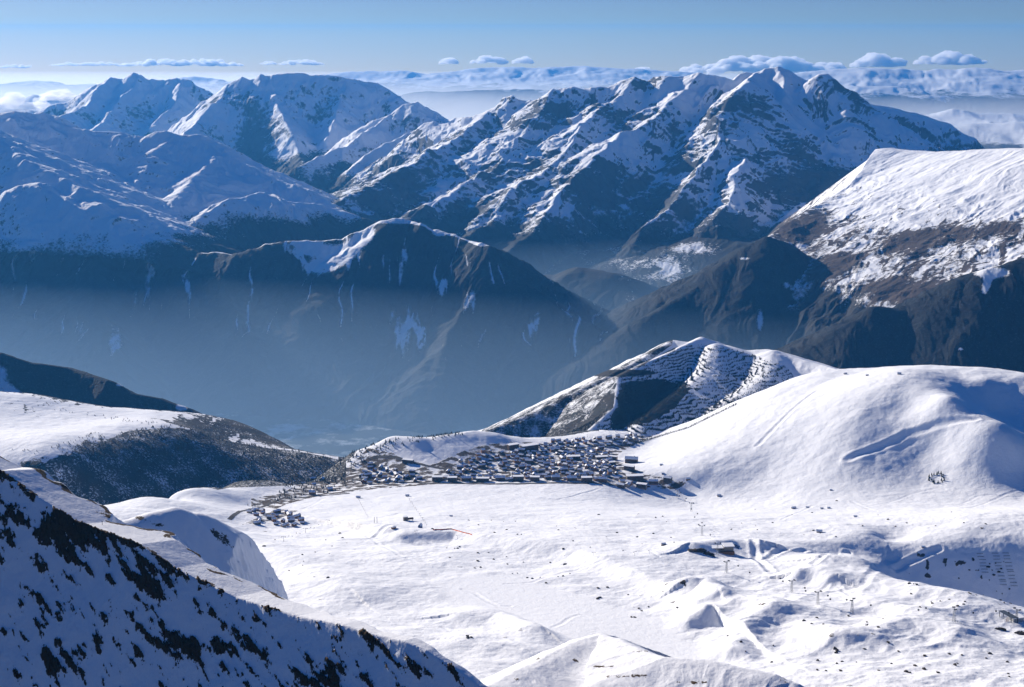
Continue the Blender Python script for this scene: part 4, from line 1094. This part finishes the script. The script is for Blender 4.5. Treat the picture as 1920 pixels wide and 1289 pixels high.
# woods around the left hill, gully and village
def scatter(poly, n, s0, s1, y0=4000, y1=6200, jitter=0):
    xs = []
    pp = np.array(poly); 
    m = inside(QX, QY, poly) & (Y > y0) & (Y < y1)
    jj, ii = np.nonzero(m)
    if len(jj) == 0: return xs
    area = (Y[jj, ii] ** 2)
    pk = rs.choice(len(jj), n, p=area / area.sum())
    for k in pk:
        j, i = jj[k], ii[k]
        x = X[j, i] + rs.uniform(-2, 2); y = Y[j, i] + rs.uniform(-3, 3)
        xs.append((x, y, float(NZ[j, i]) - .4, rs.uniform(s0, s1)))
    return xs
wood = scatter([(112,868),(140,848),(190,830),(240,806),(300,800),(340,801),(375,810),(410,822),(500,838),(560,846),(640,864),(650,905),(520,905),(430,905),(330,930),(232,945),(180,925),(130,900)], 2600, .7, 1.2)
wood += scatter([(100,763),(200,780),(335,798),(340,803),(200,788),(100,771)], 60, .5, .8)
wood += scatter([(0,840),(110,862),(60,850),(180,810),(200,822),(130,850)], 120, .5, .9)
wood += scatter([(620,880),(660,845),(700,828),(860,812),(880,816),(800,828),(700,850),(680,880)], 420, .7, 1.2)
wood += scatter([(540,905),(560,885),(650,880),(690,900),(640,920),(560,935),(500,945)], 420, .8, 1.3)
wood += scatter([(380,955),(440,950),(520,940),(520,950),(440,962)], 60, .5, .9)
wood += scatter([(840,880),(1000,870),(1130,850),(1160,890),(1100,905),(840,905)], 260, .5, .9)
wood += scatter([(1080,812),(1200,800),(1240,800),(1150,822),(1080,830)], 50, .4, .7)
T.sort(key=lambda q: q[1])
for k, (x, y, z, s_) in enumerate(edge[:130]):
    o = put(trees[k % 3], x, y, rnd.uniform(0, 6), 'dark pine in the hedge like rows where the dome meets the terraced hill', 'tree', 'pines along the edge of the dome', s_ * .8, z=z, sink=0); n_tree += 1
k = 0; ind = 0; rest = []
for q in T:
    if ind < 300 - n_tree and rs.rand() < .35:
        put(trees[ind % 3], q[0], q[1], rnd.uniform(0, 6), 'small dark pine planted in the terrace rows of the hill behind the village', 'tree', 'pines planted on the terraced hill', q[3] * .8, z=q[2] - .3, sink=0); ind += 1
    else: rest.append(q)
rest += wood + edge[130:]
# the remaining trees as one wood
def wood_mesh(lst, name):
    n = len(lst); lst = np.array(lst)
    tiers = [(.08, .55, .26), (.32, .78, .19), (.58, 1.05, .12)]
    nn = 6; V = []; Fc = []
    cnt = 0
    for (a, b, r) in tiers:
        h = 9 * lst[:, 3]
        ang = rs.uniform(0, 6.28, n)
        ap = np.stack([lst[:, 0], lst[:, 1], lst[:, 2] + h * b], 1)
        V.append(ap)
        base0 = cnt + n
        for i in range(nn):
            k_ = rs.uniform(.75, 1.25, n)
            V.append(np.stack([lst[:, 0] + np.cos(ang + i * 6.283 / nn) * r * h * k_, lst[:, 1] + np.sin(ang + i * 6.283 / nn) * r * h * k_, lst[:, 2] + h * a], 1))
        idx = np.arange(n)
        for i in range(nn):
            Fc.append(np.stack([cnt + idx, base0 + i * n + idx, base0 + ((i + 1) % nn) * n + idx], 1))
        cnt += n * (nn + 1)
    V = np.concatenate(V).astype(np.float32); Fc = np.concatenate(Fc).astype(np.int32)
    me = bpy.data.meshes.new(name)
    me.vertices.add(len(V)); me.vertices.foreach_set('co', V.ravel())
    me.loops.add(Fc.size); me.loops.foreach_set('vertex_index', Fc.ravel())
    me.polygons.add(len(Fc)); me.polygons.foreach_set('loop_start', np.arange(0, Fc.size, 3, dtype=np.int32)); me.polygons.foreach_set('loop_total', np.full(len(Fc), 3, np.int32))
    me.update(calc_edges=True); me.materials.append(M_crown)
    o = bpy.data.objects.new(name, me); COL.objects.link(o); return o
print('trees', len(rest), ind, n_tree)
tag(wood_mesh(rest, 'woodland'), 'dark conifer woods on the terraced hill, the gully flank and round the village', 'woods', None, 'stuff')

# ------------------------------------------------------------------ lifts
def tpylon(h=13, arm=5):
    r = empty('lift_pylon', (0, 0, -2000))
    MB().bar((0, 0, -2), (0, 0, h), .55, 8, .35).build('mast', M_steel, r)
    a = MB().box(-arm, arm, -.3, .3, h, h + .6).build('crossarm', M_steel, r)
    for sx in (-1, 1): MB().box(sx * arm - .5, sx * arm + .5, -2.2, 2.2, h - .7, h - .05).build('sheave_assembly', M_dark, a)
    remember(r); return r
def lattice(h=26, arm=6):
    r = empty('cableway_pylon', (0, 0, -2000))
    m = MB(); b = 2.6; t = .9
    for sx in (-1, 1):
        for sy in (-1, 1): m.bar((sx * b, sy * b, -3), (sx * t, sy * t, h), .28, 4)
    for k in range(6):
        f0 = k / 6; f1 = (k + 1) / 6; w0 = b + (t - b) * f0; w1 = b + (t - b) * f1
        for sx, sy, ex_, ey_ in ((-1, -1, 1, -1), (1, -1, 1, 1), (1, 1, -1, 1), (-1, 1, -1, -1)):
            m.bar((sx * w0, sy * w0, h * f0), (ex_ * w1, ey_ * w1, h * f1), .14, 4)
            m.bar((sx * w1, sy * w1, h * f1), (ex_ * w1, ey_ * w1, h * f1), .14, 4)
    m.build('lattice_mast', M_steel, r)
    a = MB().box(-arm, arm, -.5, .5, h, h + 1.0).build('crossarm', M_steel, r)
    for sx in (-1, 1): MB().box(sx * arm - 1.3, sx * arm + 1.3, -3, 3, h + 1.02, h + 2.2).build('saddle', M_dark, a)
    remember(r); return r
tp = tpylon(); lp = lattice(); protos[id(tp)] = False; protos[id(lp)] = False
def cabin():
    r = empty('gondola_cabin', (0, 0, -2000))
    mb = MB(); n = 10
    prof = [(0.9, -2.6), (1.45, -2.3), (1.6, -1.2), (1.5, -.5), (.8, -.15)]
    V = []; Fc = []
    for (rr, z) in prof:
        for i in range(n):
            t = 6.2832 * i / n; V.append((rr * math.cos(t), rr * math.sin(t), z))
    for k in range(len(prof) - 1):
        for i in range(n): Fc.append((k * n + i, k * n + (i + 1) % n, (k + 1) * n + (i + 1) % n, (k + 1) * n + i))
    Fc += [tuple(range(n - 1, -1, -1)), tuple(range((len(prof) - 1) * n, len(prof) * n))]
    mb.add(V, Fc); mb.build('shell', M_dark, r)
    MB().bar((0, 0, -.2), (0, 0, 3.0), .12, 5).build('hanger', M_steel, r)
    remember(r); return r
cb = cabin(); protos[id(cb)] = False
def line(proto, pts, top, arm, name_l, rotz=None):
    res = []
    for i, (px, py) in enumerate(pts):
        t = G(px, py)
        if not t: continue
        res.append(t)
    for i, t in enumerate(res):
        a = res[max(0, i - 1)]; b = res[min(len(res) - 1, i + 1)]
        rz = math.atan2(b[1] - a[1], b[0] - a[0]) - math.pi / 2
        put(proto, t[0], t[1], rz, name_l(i, len(res)), 'pylon', None, 1.0, z=t[2], sink=0)
    return res
def cable(res, top, off, label, r=.05):
    mb = MB()
    for i in range(len(res) - 1):
        a = res[i]; b = res[i + 1]
        d = Vector((b[0] - a[0], b[1] - a[1], 0)).normalized(); nrm = Vector((-d.y, d.x, 0))
        for sgn in (-1, 1):
            prev = None
            for k in range(7):
                f = k / 6; q = Vector(a).lerp(Vector(b), f) + nrm * off * sgn; q.z += top - 6 * math.sin(math.pi * f) * .6
                if prev is not None: mb.bar(prev, q, r, 3)
                prev = q
    o = mb.build('lift_cable', M_dark); tag(o, label, 'cable'); return o
ch = line(tp, [(430,1078),(468,1056),(532,1016),(573,1000),(615,984)], 13, 5, lambda i, n: '%s T shaped steel chairlift mast counting from the foreground crest, left of the plateau' % ORD[i].replace('first', 'nearest'))
cable(ch, 13.4, 5, 'thin twin cable of the chairlift across the left of the plateau')
g1 = line(lp, [(1905,1168),(1788,1168),(1597,1150),(1533,1135),(1484,1112),(1362,1075)], 27, 6, lambda i, n: ['lattice cableway pylon beside the valley station at the right edge', 'tall lattice cableway pylon with two round gondolas on its right', 'lattice cableway pylon near the middle of the right hand hillocks', 'lattice cableway pylon between the blue hollow and the hillocks', 'lattice cableway pylon left of the blue hollow', 'lattice cableway pylon just below the mid station'][i])
cable(g1, 28.2, 6, 'twin cables of the near gondola from the right edge to the mid station')
g2 = line(lp, [(1345,1040),(1316,1005),(1296,960),(1270,935)], 27, 6, lambda i, n: ['lattice pylon at the back of the mid station', 'tall lattice pylon standing behind the mid station', 'lattice pylon on the plain between village and mid station', 'lattice pylon beside the easternmost village buildings'][i])
cable(g2, 28.2, 6, 'twin cables of the gondola from mid station down to the village')
for i, (px, py) in enumerate([(1113,1045),(1190,1043),(1218,1040),(842,1007),(858,1011),(780,1004)]):
    t = G(px, py)
    put(tp, t[0], t[1], .4, ['short T mast on the plateau above the bank, leftmost of three', 'short T mast on the plateau above the bank, middle of three', 'short T mast on the plateau above the bank, rightmost of three', 'T mast right of the orange fence start', 'T mast below the orange fence', 'T mast by the blue lift hut'][i], 'pylon', None, .75, z=t[2], sink=0)
# cabins hang from the cables
def hang(res, top, off, specs, where):
    for k, (seg, f, sgn) in enumerate(specs):
        a = Vector(res[seg]); b = Vector(res[seg + 1]); d = (b - a); dn_ = Vector((d.x, d.y, 0)).normalized(); nr = Vector((-dn_.y, dn_.x, 0))
        q = a.lerp(b, f) + nr * off * sgn; q.z += top - 3.6 * math.sin(math.pi * f) - 3.0
        put(cb, q.x, q.y, 0, '%s in line from the right, %s' % (ORD[k], where), 'gondola', 'gondolas, ' + where, 1.15, z=q.z, sink=0)
hang(g1, 28.2, 6, [(0, .18, 1), (0, .3, -1), (0, .75, 1), (1, .28, -1), (1, .33, 1), (1, .8, 1), (2, .2, -1), (2, .6, 1), (2, .75, -1), (3, .35, 1), (3, .6, -1), (4, .1, 1), (4, .2, -1), (4, .6, 1), (4, .85, -1)], 'dark round cabin over the right hand hillocks')
hang(g2, 28.2, 6, [(0, .3, 1), (0, .6, -1), (1, .1, 1), (1, .2, -1), (1, .45, 1), (1, .6, -1), (1, .8, 1), (2, .1, -1), (2, .3, 1), (2, .5, -1), (2, .7, 1), (2, .9, -1)], 'dark cabin over the plain before the village')
# chairs of the left lift
def chair():
    r = empty('chairlift_chair', (0, 0, -2000))
    MB().bar((0, 0, 0), (0, 0, -2.6), .07, 4).build('hanger', M_steel, r)
    MB().box(-1.3, 1.3, -.3, .3, -3.1, -2.9).box(-1.3, 1.3, .2, .32, -2.9, -2.1).build('seat', M_dark, r)
    remember(r); return r
chp = chair(); protos[id(chp)] = False
for seg in range(len(ch) - 1):
    for f in (.3, .65):
        for sgn in (-1, 1):
            cn_ = seg * 4 + (f > .5) * 2 + (sgn > 0)
            a = Vector(ch[seg]); b = Vector(ch[seg + 1]); d = Vector((b.x - a.x, b.y - a.y, 0)).normalized(); nr = Vector((-d.y, d.x, 0))
            q = a.lerp(b, f) + nr * 5 * sgn; q.z += 13.4 - 3.6 * math.sin(math.pi * f)
            put(chp, q.x, q.y, math.atan2(d.y, d.x) - 1.57, '%s chair up the line of the chairlift left of the plateau' % ORD[cn_], 'lift chair', 'chairs of the chairlift', 1.1, z=q.z, sink=0)
# ski tow masts
twp = empty('ski_tow_mast', (0, 0, -2000)); MB().bar((0, 0, -1), (0, 0, 7), .3, 5).build('mast', M_dark, twp); MB().box(-2.2, 2.2, -.2, .2, 7, 7.5).build('crossarm', M_dark, twp); remember(twp); protos[id(twp)] = False
for (a, b, n, lb) in (((672,938), (690,972), 10, 'mast of the left ski tow'), ((765,935), (800,987), 14, 'mast of the right ski tow')):
    for k in range(n):
        f = k / (n - 1); t = G(a[0] + (b[0] - a[0]) * f, a[1] + (b[1] - a[1]) * f)
        put(twp, t[0], t[1], .2, '%s from the top, %s' % (ORD[k], lb), 'ski tow mast', 'ski tow masts, ' + lb.split(' of the ')[1], .8, z=t[2], sink=0)

# mid station with deck, roofs and service sheds on a rock outcrop
t = G(1350, 1032)
st = empty('cableway_station', (t[0], t[1], t[2]), .1)
MB().box(8, 30, -10, 10, -8, 11).build('engine_hall', M_conc, st)
MB().box(6, 32, -13, 12, 11.03, 12.6).build('roof', M_snow, st)
MB().box(-26, 7.9, -8, 8, -6, 7).build('boarding_hall', M_ren, st)
q = MB().box(-30, 6, -10, 10, 7.03, 8.2).build('roof', M_snow, st)
for i in range(9): MB().box(-25 + i * 3.6, -22.4 + i * 3.6, -8.15, -7.9, 1.5, 5).build('window', M_glass, st)
MB().box(-34, 30, -20, -13.2, -7, 1.0).build('terrace', M_wood2, st)
MB().bar((34, 3, 9), (46, 0, 3), 3.6, 12).build('cable_drum', M_blue, st)
tag(st, 'grey cableway mid station with flat snowy roofs above the blue shaded gully', 'cableway station')
def outcrop(px, py, label, parts, sc=1.0):
    t = G(px, py); mb = MB()
    for k, (dx, dy, rx, ry, rz) in enumerate(parts):
        gz = ground(t[0] + dx * sc, t[1] + dy * sc)
        mb.blob((dx * sc, dy * sc, gz - t[2]), rx * sc, ry * sc, rz * sc, hash((px, k)) % 1000, .45, 7, 10)
    o = mb.build('rock_outcrop', M_rock); o.location = t; tag(o, label, 'rock'); return o
outcrop(1318, 1036, 'brown rock outcrop under the left end of the mid station', [(-20, 0, 14, 7, 4), (-6, 3, 12, 8, 6), (8, -4, 12, 7, 5), (20, -6, 9, 6, 5)])
# near station at the right edge
t = G(1905, 1172)
ns = empty('lift_station', (t[0] - 4, t[1] + 16, t[2]), .25)
V = [(-17, 18, 15), (-5, 18, 15), (9, -10, 10), (-6, -10, 10)]
MB().add([*V, *[(a, b, c + .7) for a, b, c in V]], [(3, 2, 1, 0), (4, 5, 6, 7), (0, 1, 5, 4), (1, 2, 6, 5), (2, 3, 7, 6), (3, 0, 4, 7)]).build('sloping_roof', M_roofm, ns)
for (x, y, h_) in ((-6, -9, 10), (8, -9, 10), (-15, 17, 15), (-6, 17, 15)):
    MB().box(x - .45, x + .45, y - .45, y + .45, -6, h_).build('post', M_dark, ns)
fr_ = MB(); fr_.bar((-14, -4, -5), (-12.2, -4, 11), .4, 4).bar((-8, -4, -5), (-10.2, -4, 11), .4, 4).bar((-12.9, -4, 3), (-9.2, -4, 3), .3, 4)
fr_.build('trestle', M_wood2, ns)
MB().box(1, 24, -6, 10, -6, 7).build('wheel_house', M_steel, ns)
MB().box(0, 25, -7.5, 11, 7.03, 8.2).build('roof', M_snow, ns)
tag(ns, 'lift station with sloping ribbed roof on posts at the right edge', 'lift station')
outcrop(1876, 1182, 'brown rock clump left of the lift station at the right edge', [(0, 0, 7, 4, 3), (6, -2, 5, 4, 3), (-6, 2, 4, 3, 2)])
outcrop(1912, 1190, 'dark brown rocks beneath the lift station at the right edge', [(0, 0, 6, 5, 5), (7, -5, 7, 5, 5), (-4, 3, 5, 4, 4), (12, -9, 7, 6, 6)])
# drive station, tank and hut at the end of the ski tows
t = G(788, 990)
h = chalet('lift_hut', 12, 8, 7, 5, M_blue, chim=False, t=.3); protos[id(h)] = False
put(h, t[0], t[1], 1.3, 'steep blue lift hut at the foot of the right ski tow', 'hut')
t = G(760, 977)
q = empty('drive_station', t, .3); MB().box(-5, 6, -5, 5, -3, 12).build('tower', M_grey, q); MB().box(6.05, 22, -3, 3, 3, 7).build('loading_arm', M_wood, q); MB().box(9, 10, -2, 2, -3, 2.98).build('leg', M_steel, q); MB().box(19, 20, -2, 2, -4, 2.98).build('leg', M_steel, q); MB().box(-5.6, 6.6, -5.6, 5.6, 12.02, 12.8).build('roof', M_snow, q)
tag(q, 'dark ski tow drive station with loading arm left of the blue hut', 'lift station')
t = G(738, 992)
q = empty('water_tank', t, 0); MB().bar((0, 0, -2), (0, 0, 5), 6.5, 18).build('drum', M_wood2, q); MB().cone(0, 0, 5.02, 7, 6.9, 18).build('lid', M_snow, q)
tag(q, 'round brown tank at the left end of the shaded bank', 'tank')
for px, lb in ((702, 'left one of two thin dark poles on the plateau'), (707, 'right one of two thin dark poles on the plateau')):
    t = G(px, 981); q = MB().bar((0, 0, -1), (0, 0, 17), .6, 6).build('pole', M_dark); q.location = t; tag(q, lb, 'pole')
# orange safety fence
mb = MB(); prev = None
for k in range(30):
    f = k / 29; px = 812 + 73 * f; py = np.interp(px, [812, 845, 885], [995, 993, 1004])
    t = Vector(G(px, py)); 
    if prev is not None:
        n_ = len(mb.v); d = Vector((0, .1, 0))
        A = [prev, t, t + Vector((0, 0, 2.6)), prev + Vector((0, 0, 2.6))]
        mb.add([*A, *[a + d for a in A]], [(0, 1, 2, 3), (7, 6, 5, 4), (3, 2, 6, 7), (0, 4, 5, 1)])
    prev = t
tag(mb.build('safety_fence', M_orange), 'long orange safety net fence across the piste', 'fence')
# snow fences on the shaded hollow
sfp = empty('snow_fence', (0, 0, -2000)); m_ = MB()
for i in range(6): m_.bar((-9 + i * 3.6, 0, -1), (-9 + i * 3.6, 0, 2.4), .12, 4)
m_.build('post', M_dark, sfp); m_ = MB()
for z in (.7, 1.3, 1.9): m_.box(-9.5, 9.5, -.1, .1, z, z + .3)
m_.build('rail', M_dark, sfp); remember(sfp); protos[id(sfp)] = False
for i in range(11):
    for px in (1838, 1866, 1886):
        if px == 1838 and i > 6: continue
        t = G(px + i * 1.5 + rnd.uniform(-1, 1), 1040 + i * 6)
        if t and t[1] > 3000: put(sfp, t[0], t[1], 0, 'low dark snow fence, %s down in the %s column of the blue shaded hollow' % (ORD[i], {1838: 'left', 1866: 'middle', 1886: 'right'}[px]), 'snow fence', 'snow fences in the shaded hollow', .9, z=t[2], sink=0)
# stones on the plateau
def stone(seed):
    o = MB().blob((0, 0, 0), 1, .8, .7, seed, .4, 6, 8).build('boulder', M_rock); return o
stones = [stone(k) for k in range(4)]; used = [False] * 4
n = 0
zones = [([(780,1015),(980,1035),(1180,1090),(1300,1150),(1180,1160),(1000,1090),(860,1060)], 36, 'dark stone on the bank above the frozen lake', 'stones on the bank above the lake'),
         ([(720,975),(1250,960),(1280,1030),(1100,1040),(860,1005)], 30, 'small dark stone on the plain below the village', 'stones on the plain below the village'),
         ([(1690,1090),(1900,1125),(1900,1160),(1720,1140)], 36, 'dark stone on the slope left of the right edge station', 'stones near the right edge station'),
         ([(1300,1180),(1560,1150),(1900,1210),(1900,1280),(1500,1280)], 44, 'dark stone poking out of the hillocks at the lower right', 'stones on the lower right hillocks'),
         ([(420,1010),(640,1000),(680,1060),(600,1100)], 16, 'small dark stone on the snow left of the ski tows', 'stones left of the ski tows'),
         ([(1300,930),(1700,930),(1900,1000),(1500,1015),(1300,990)], 20, 'small dark stone on the snow below the dome', 'stones below the dome'),
         ([(1760,1045),(1910,1050),(1910,1125),(1800,1095)], 18, 'dark stone in the blue shaded hollow', 'stones in the shaded hollow')]
for poly, cnt_, lb, gr in zones:
    m = inside(QX, QY, poly); jj, ii = np.nonzero(m)
    pk_ = rs.choice(len(jj), cnt_); pk_ = pk_[np.argsort(QX[jj[pk_], ii[pk_]])]
    for q_, k in enumerate(pk_):
        x, y, z = X[jj[k], ii[k]], Y[jj[k], ii[k]], NZ[jj[k], ii[k]]
        kk = n % 4
        o = stones[kk] if not used[kk] else stones[kk].copy()
        if used[kk]: COL.objects.link(o)
        used[kk] = True
        o.location = (x, y, z + .2); sc_ = rs.uniform(1.4, 3.6); o.scale = (sc_ * rs.uniform(.9, 1.6), sc_, sc_); o.rotation_euler = (0, 0, rs.uniform(0, 6))
        tag(o, '%s from left, %s' % (ORD[q_], lb), 'stone', gr); n += 1
outcrop(880, 1196, 'dark boulder pair on the snow left of the lake end', [(-3, 6, 4, 3, 3), (-2, -6, 3.5, 3, 2), (4, 0, 3, 3, 2)])
outcrop(1243, 1024, 'dark rocks on the plateau left of the mid station', [(0, 0, 4, 3, 2.4), (5, 2, 4, 3, 2)])
outcrop(1567, 1222, 'dark brown crag among the lower right hillocks', [(0, 8, 3.4, 3, 3), (2, 0, 3, 3, 3), (-1, -8, 3, 2.6, 2.4)])
outcrop(1700, 1262, 'brown crag near the bottom edge of the lower right hillocks', [(0, 3, 3, 3, 2.6), (4, -3, 3, 2.6, 2)])
# summit cross and poles
kt = P(1315, 633, 6100); kz = float(sample_k(KZ, np.array([kt[0]]), np.array([kt[1]]))[0])
q = MB().bar((0, 0, -2), (0, 0, 9), .5, 5).box(-2.4, 2.4, -.3, .3, 6, 6.8).build('summit_cross', M_dark); q.location = (kt[0], kt[1], kz); tag(q, 'small dark cross on the top of the terraced hill', 'cross')
fu, fs = ray(192, 985)
fy = 1000.0
for yy_ in np.arange(940, 1100, 1.0):
    i_ = int(np.argmin(np.abs(FY[:, 0] - yy_))); j_ = int(np.argmin(np.abs(FX[i_] / FY[i_] - fu)))
    if FZ[i_, j_] >= CAM_Z + fs * yy_: fy = yy_; break
q = MB().bar((0, 0, -.5), (0, 0, 2.6), .16, 6).blob((0, 0, 2.6), .35, .3, .4, 3, .1).build('piste_marker', M_dark); q.location = (fu * fy, fy, FZ[i_, j_]); tag(q, 'small dark piste marker on the sunlit foreground crest', 'piste marker')

# road through the village
def ribbon(pts, wd, label):
    pp = [Vector(G(*q)) for q in pts]; L = []
    for a, b in zip(pp[:-1], pp[1:]):
        n_ = max(2, int((b - a).length / 8))
        for k in range(n_): L.append(a.lerp(b, k / n_))
    mb = MB(); V = []
    for i, q in enumerate(L):
        d = (L[min(i + 1, len(L) - 1)] - L[max(i - 1, 0)]); nr = Vector((-d.y, d.x, 0)).normalized() * wd
        for sg in (-1, 0, 1):
            c_ = q + nr * sg; V.append((c_.x, c_.y, ground(c_.x, c_.y) + .5))
    Fc = [(3 * i + k, 3 * i + k + 1, 3 * i + 4 + k, 3 * i + 3 + k) for i in range(len(L) - 1) for k in (0, 1)]
    mb.add(V, Fc); o = mb.build('road', M_road); struct(o, label, 'road')
M_road = flat_mat('slushy_asphalt', (0.07, 0.062, 0.055))
ribbon([(700,858),(740,858),(765,866),(800,874),(845,882),(880,888)], 7, 'dark road curving into the village from the left')
ribbon([(660,900),(720,905),(800,907),(900,908),(1010,907),(1110,908)], 8, 'slushy road along the front of the village')
ribbon([(430,975),(470,955),(530,935),(600,930),(660,925)], 6, 'dark road from the lower hamlet to the village')

# ------------------------------------------------------------------ clouds, beyond the haze
def cloud_mat():
    m = bpy.data.materials.new('cloud_white'); m.use_nodes = True
    nt = m.node_tree; nt.nodes.clear()
    o = nt.nodes.new('ShaderNodeOutputMaterial'); v = nt.nodes.new('ShaderNodeVolumeScatter')
    v.inputs['Color'].default_value = (1, 1, 1, 1); v.inputs['Density'].default_value = 0.007; v.inputs['Anisotropy'].default_value = 0.3
    nt.links.new(v.outputs[0], o.inputs['Volume'])
    return m
M_cloud = cloud_mat()
def cloud(px0, px1, py0, py1, label, seed, dens=1.0, Yk=63):
    if py0 >= 160 and px0 < 200: Yk = 27      # the low bank over the left hand lowland is nearer
    rr = random.Random(seed); mb = MB(); c = P((px0 + px1) / 2, py1, Yk * 1000)
    wpx = px1 - px0; hpx = py1 - py0; k = Yk * 1000 / F
    n = max(9, int(wpx / max(hpx, 4) * 9 * dens))
    for i in range(n):
        f = rr.uniform(-.5, .5); env = (1 - (2 * f) ** 2) ** .5 * rr.uniform(.35, 1.0)
        r = k * hpx * .38 * (.35 + .65 * env) * rr.uniform(.6, 1.1)
        zc = k * hpx * env * rr.uniform(.1, .62)
        mb.blob((f * wpx * k, rr.uniform(-1.2, 1.2) * k * hpx, zc), r * 1.7, r * 1.5, r, rr.randint(0, 9999), .26, 9, 14, flat=-r * .45)
    o = mb.build('cloud', M_cloud, None, True); o.location = c
    rm = o.modifiers.new('union', 'REMESH'); rm.mode = 'VOXEL'; rm.voxel_size = 45 * Yk / 63; rm.use_smooth_shade = True
    tag(o, label, 'cloud'); return o
CL = [(95,230,114,124,'thin flat cloud bank above the far left twin peaks'), (225,450,106,124,'long low cumulus bank above the left mountains'), (490,520,112,122,'tiny cloud left of the middle cumulus'), (522,608,109,122,'flat cumulus over the long blue mountain'),
      (825,856,100,120,'small upright cloud left of the middle of the sky'), (884,948,99,120,'ragged cumulus in the middle of the sky'), (962,1003,104,120,'small cumulus right of the ragged middle one'),
      (748,790,138,148,'small low puff left of three over the lowland'), (785,812,140,150,'tiny low puff over the pale lowland'), (822,888,134,152,'long low puff over the pale lowland'),
      (1000,1045,165,190,'white puff rising behind the crest left of the big massif'), (1184,1222,122,146,'upright white cloud behind the first summit of the big massif'),
      (1282,1600,95,138,'largest cumulus bank above the big massif'), (1600,1700,95,125,'cumulus with rounded tops right of the largest bank'), (1718,1838,93,121,'separate rounded cumulus at the upper right'),
      (1640,1712,128,142,'flat cloud over the dark serrated range'), (1738,1775,138,150,'small sunlit cloud in front of the serrated range'), (1715,1755,178,198,'ragged white puffs low over the right valley'),
      (-60,90,165,205,'large white cloud sea at the left edge'), (70,160,160,190,'cloud bank right of the cloud sea'), (1880,1925,150,166,'pale cloud touching the right edge'), (0,60,118,128,'faint cloud streak at the far left')]
for i, (a, b, c, d, lb) in enumerate(CL): cloud(a, b, c, d, lb, 100 + i)
#@@OBJEND
# ------------------------------------------------------------------ air
def haze_box(x0, x1, y0, y1, z0, z1, dens, col, aniso, label):
    V = [(x, y, z) for z in (z0, z1) for y in (y0, y1) for x in (x0, x1)]
    Fc = [(0, 2, 3, 1), (4, 5, 7, 6), (0, 1, 5, 4), (2, 6, 7, 3), (0, 4, 6, 2), (1, 3, 7, 5)]
    m = bpy.data.materials.new('air'); m.use_nodes = True
    nt = m.node_tree; nt.nodes.clear()
    o = nt.nodes.new('ShaderNodeOutputMaterial'); v = nt.nodes.new('ShaderNodeVolumePrincipled')
    v.inputs['Color'].default_value = (*col, 1); v.inputs['Density'].default_value = dens
    v.inputs['Anisotropy'].default_value = aniso
    nt.links.new(v.outputs[0], o.inputs['Volume'])
    ob = mesh_obj('haze', V, Fc, m)
    tag(ob, label, 'haze', None, 'stuff')
    return ob
haze_box(-60000, 60000, -8000, 60000, 200, 3550, 1.2e-5, (0.08, 0.41, 1.0), 0.3, 'thin blue air between the camera and the farthest mountain ranges')
haze_box(-16000, 16000, 5600, 17500, 201, 1440, 1.6e-4, (0.40, 0.62, 0.92), 0.3, 'pale blue mist lying in the deep valley below the dark wooded mountain')
haze_box(-55000, 55000, 24500, 59800, 202, 1700, 1.3e-4, (0.95, 0.97, 1.0), 0.4, 'white lowland haze beyond the far mountains')
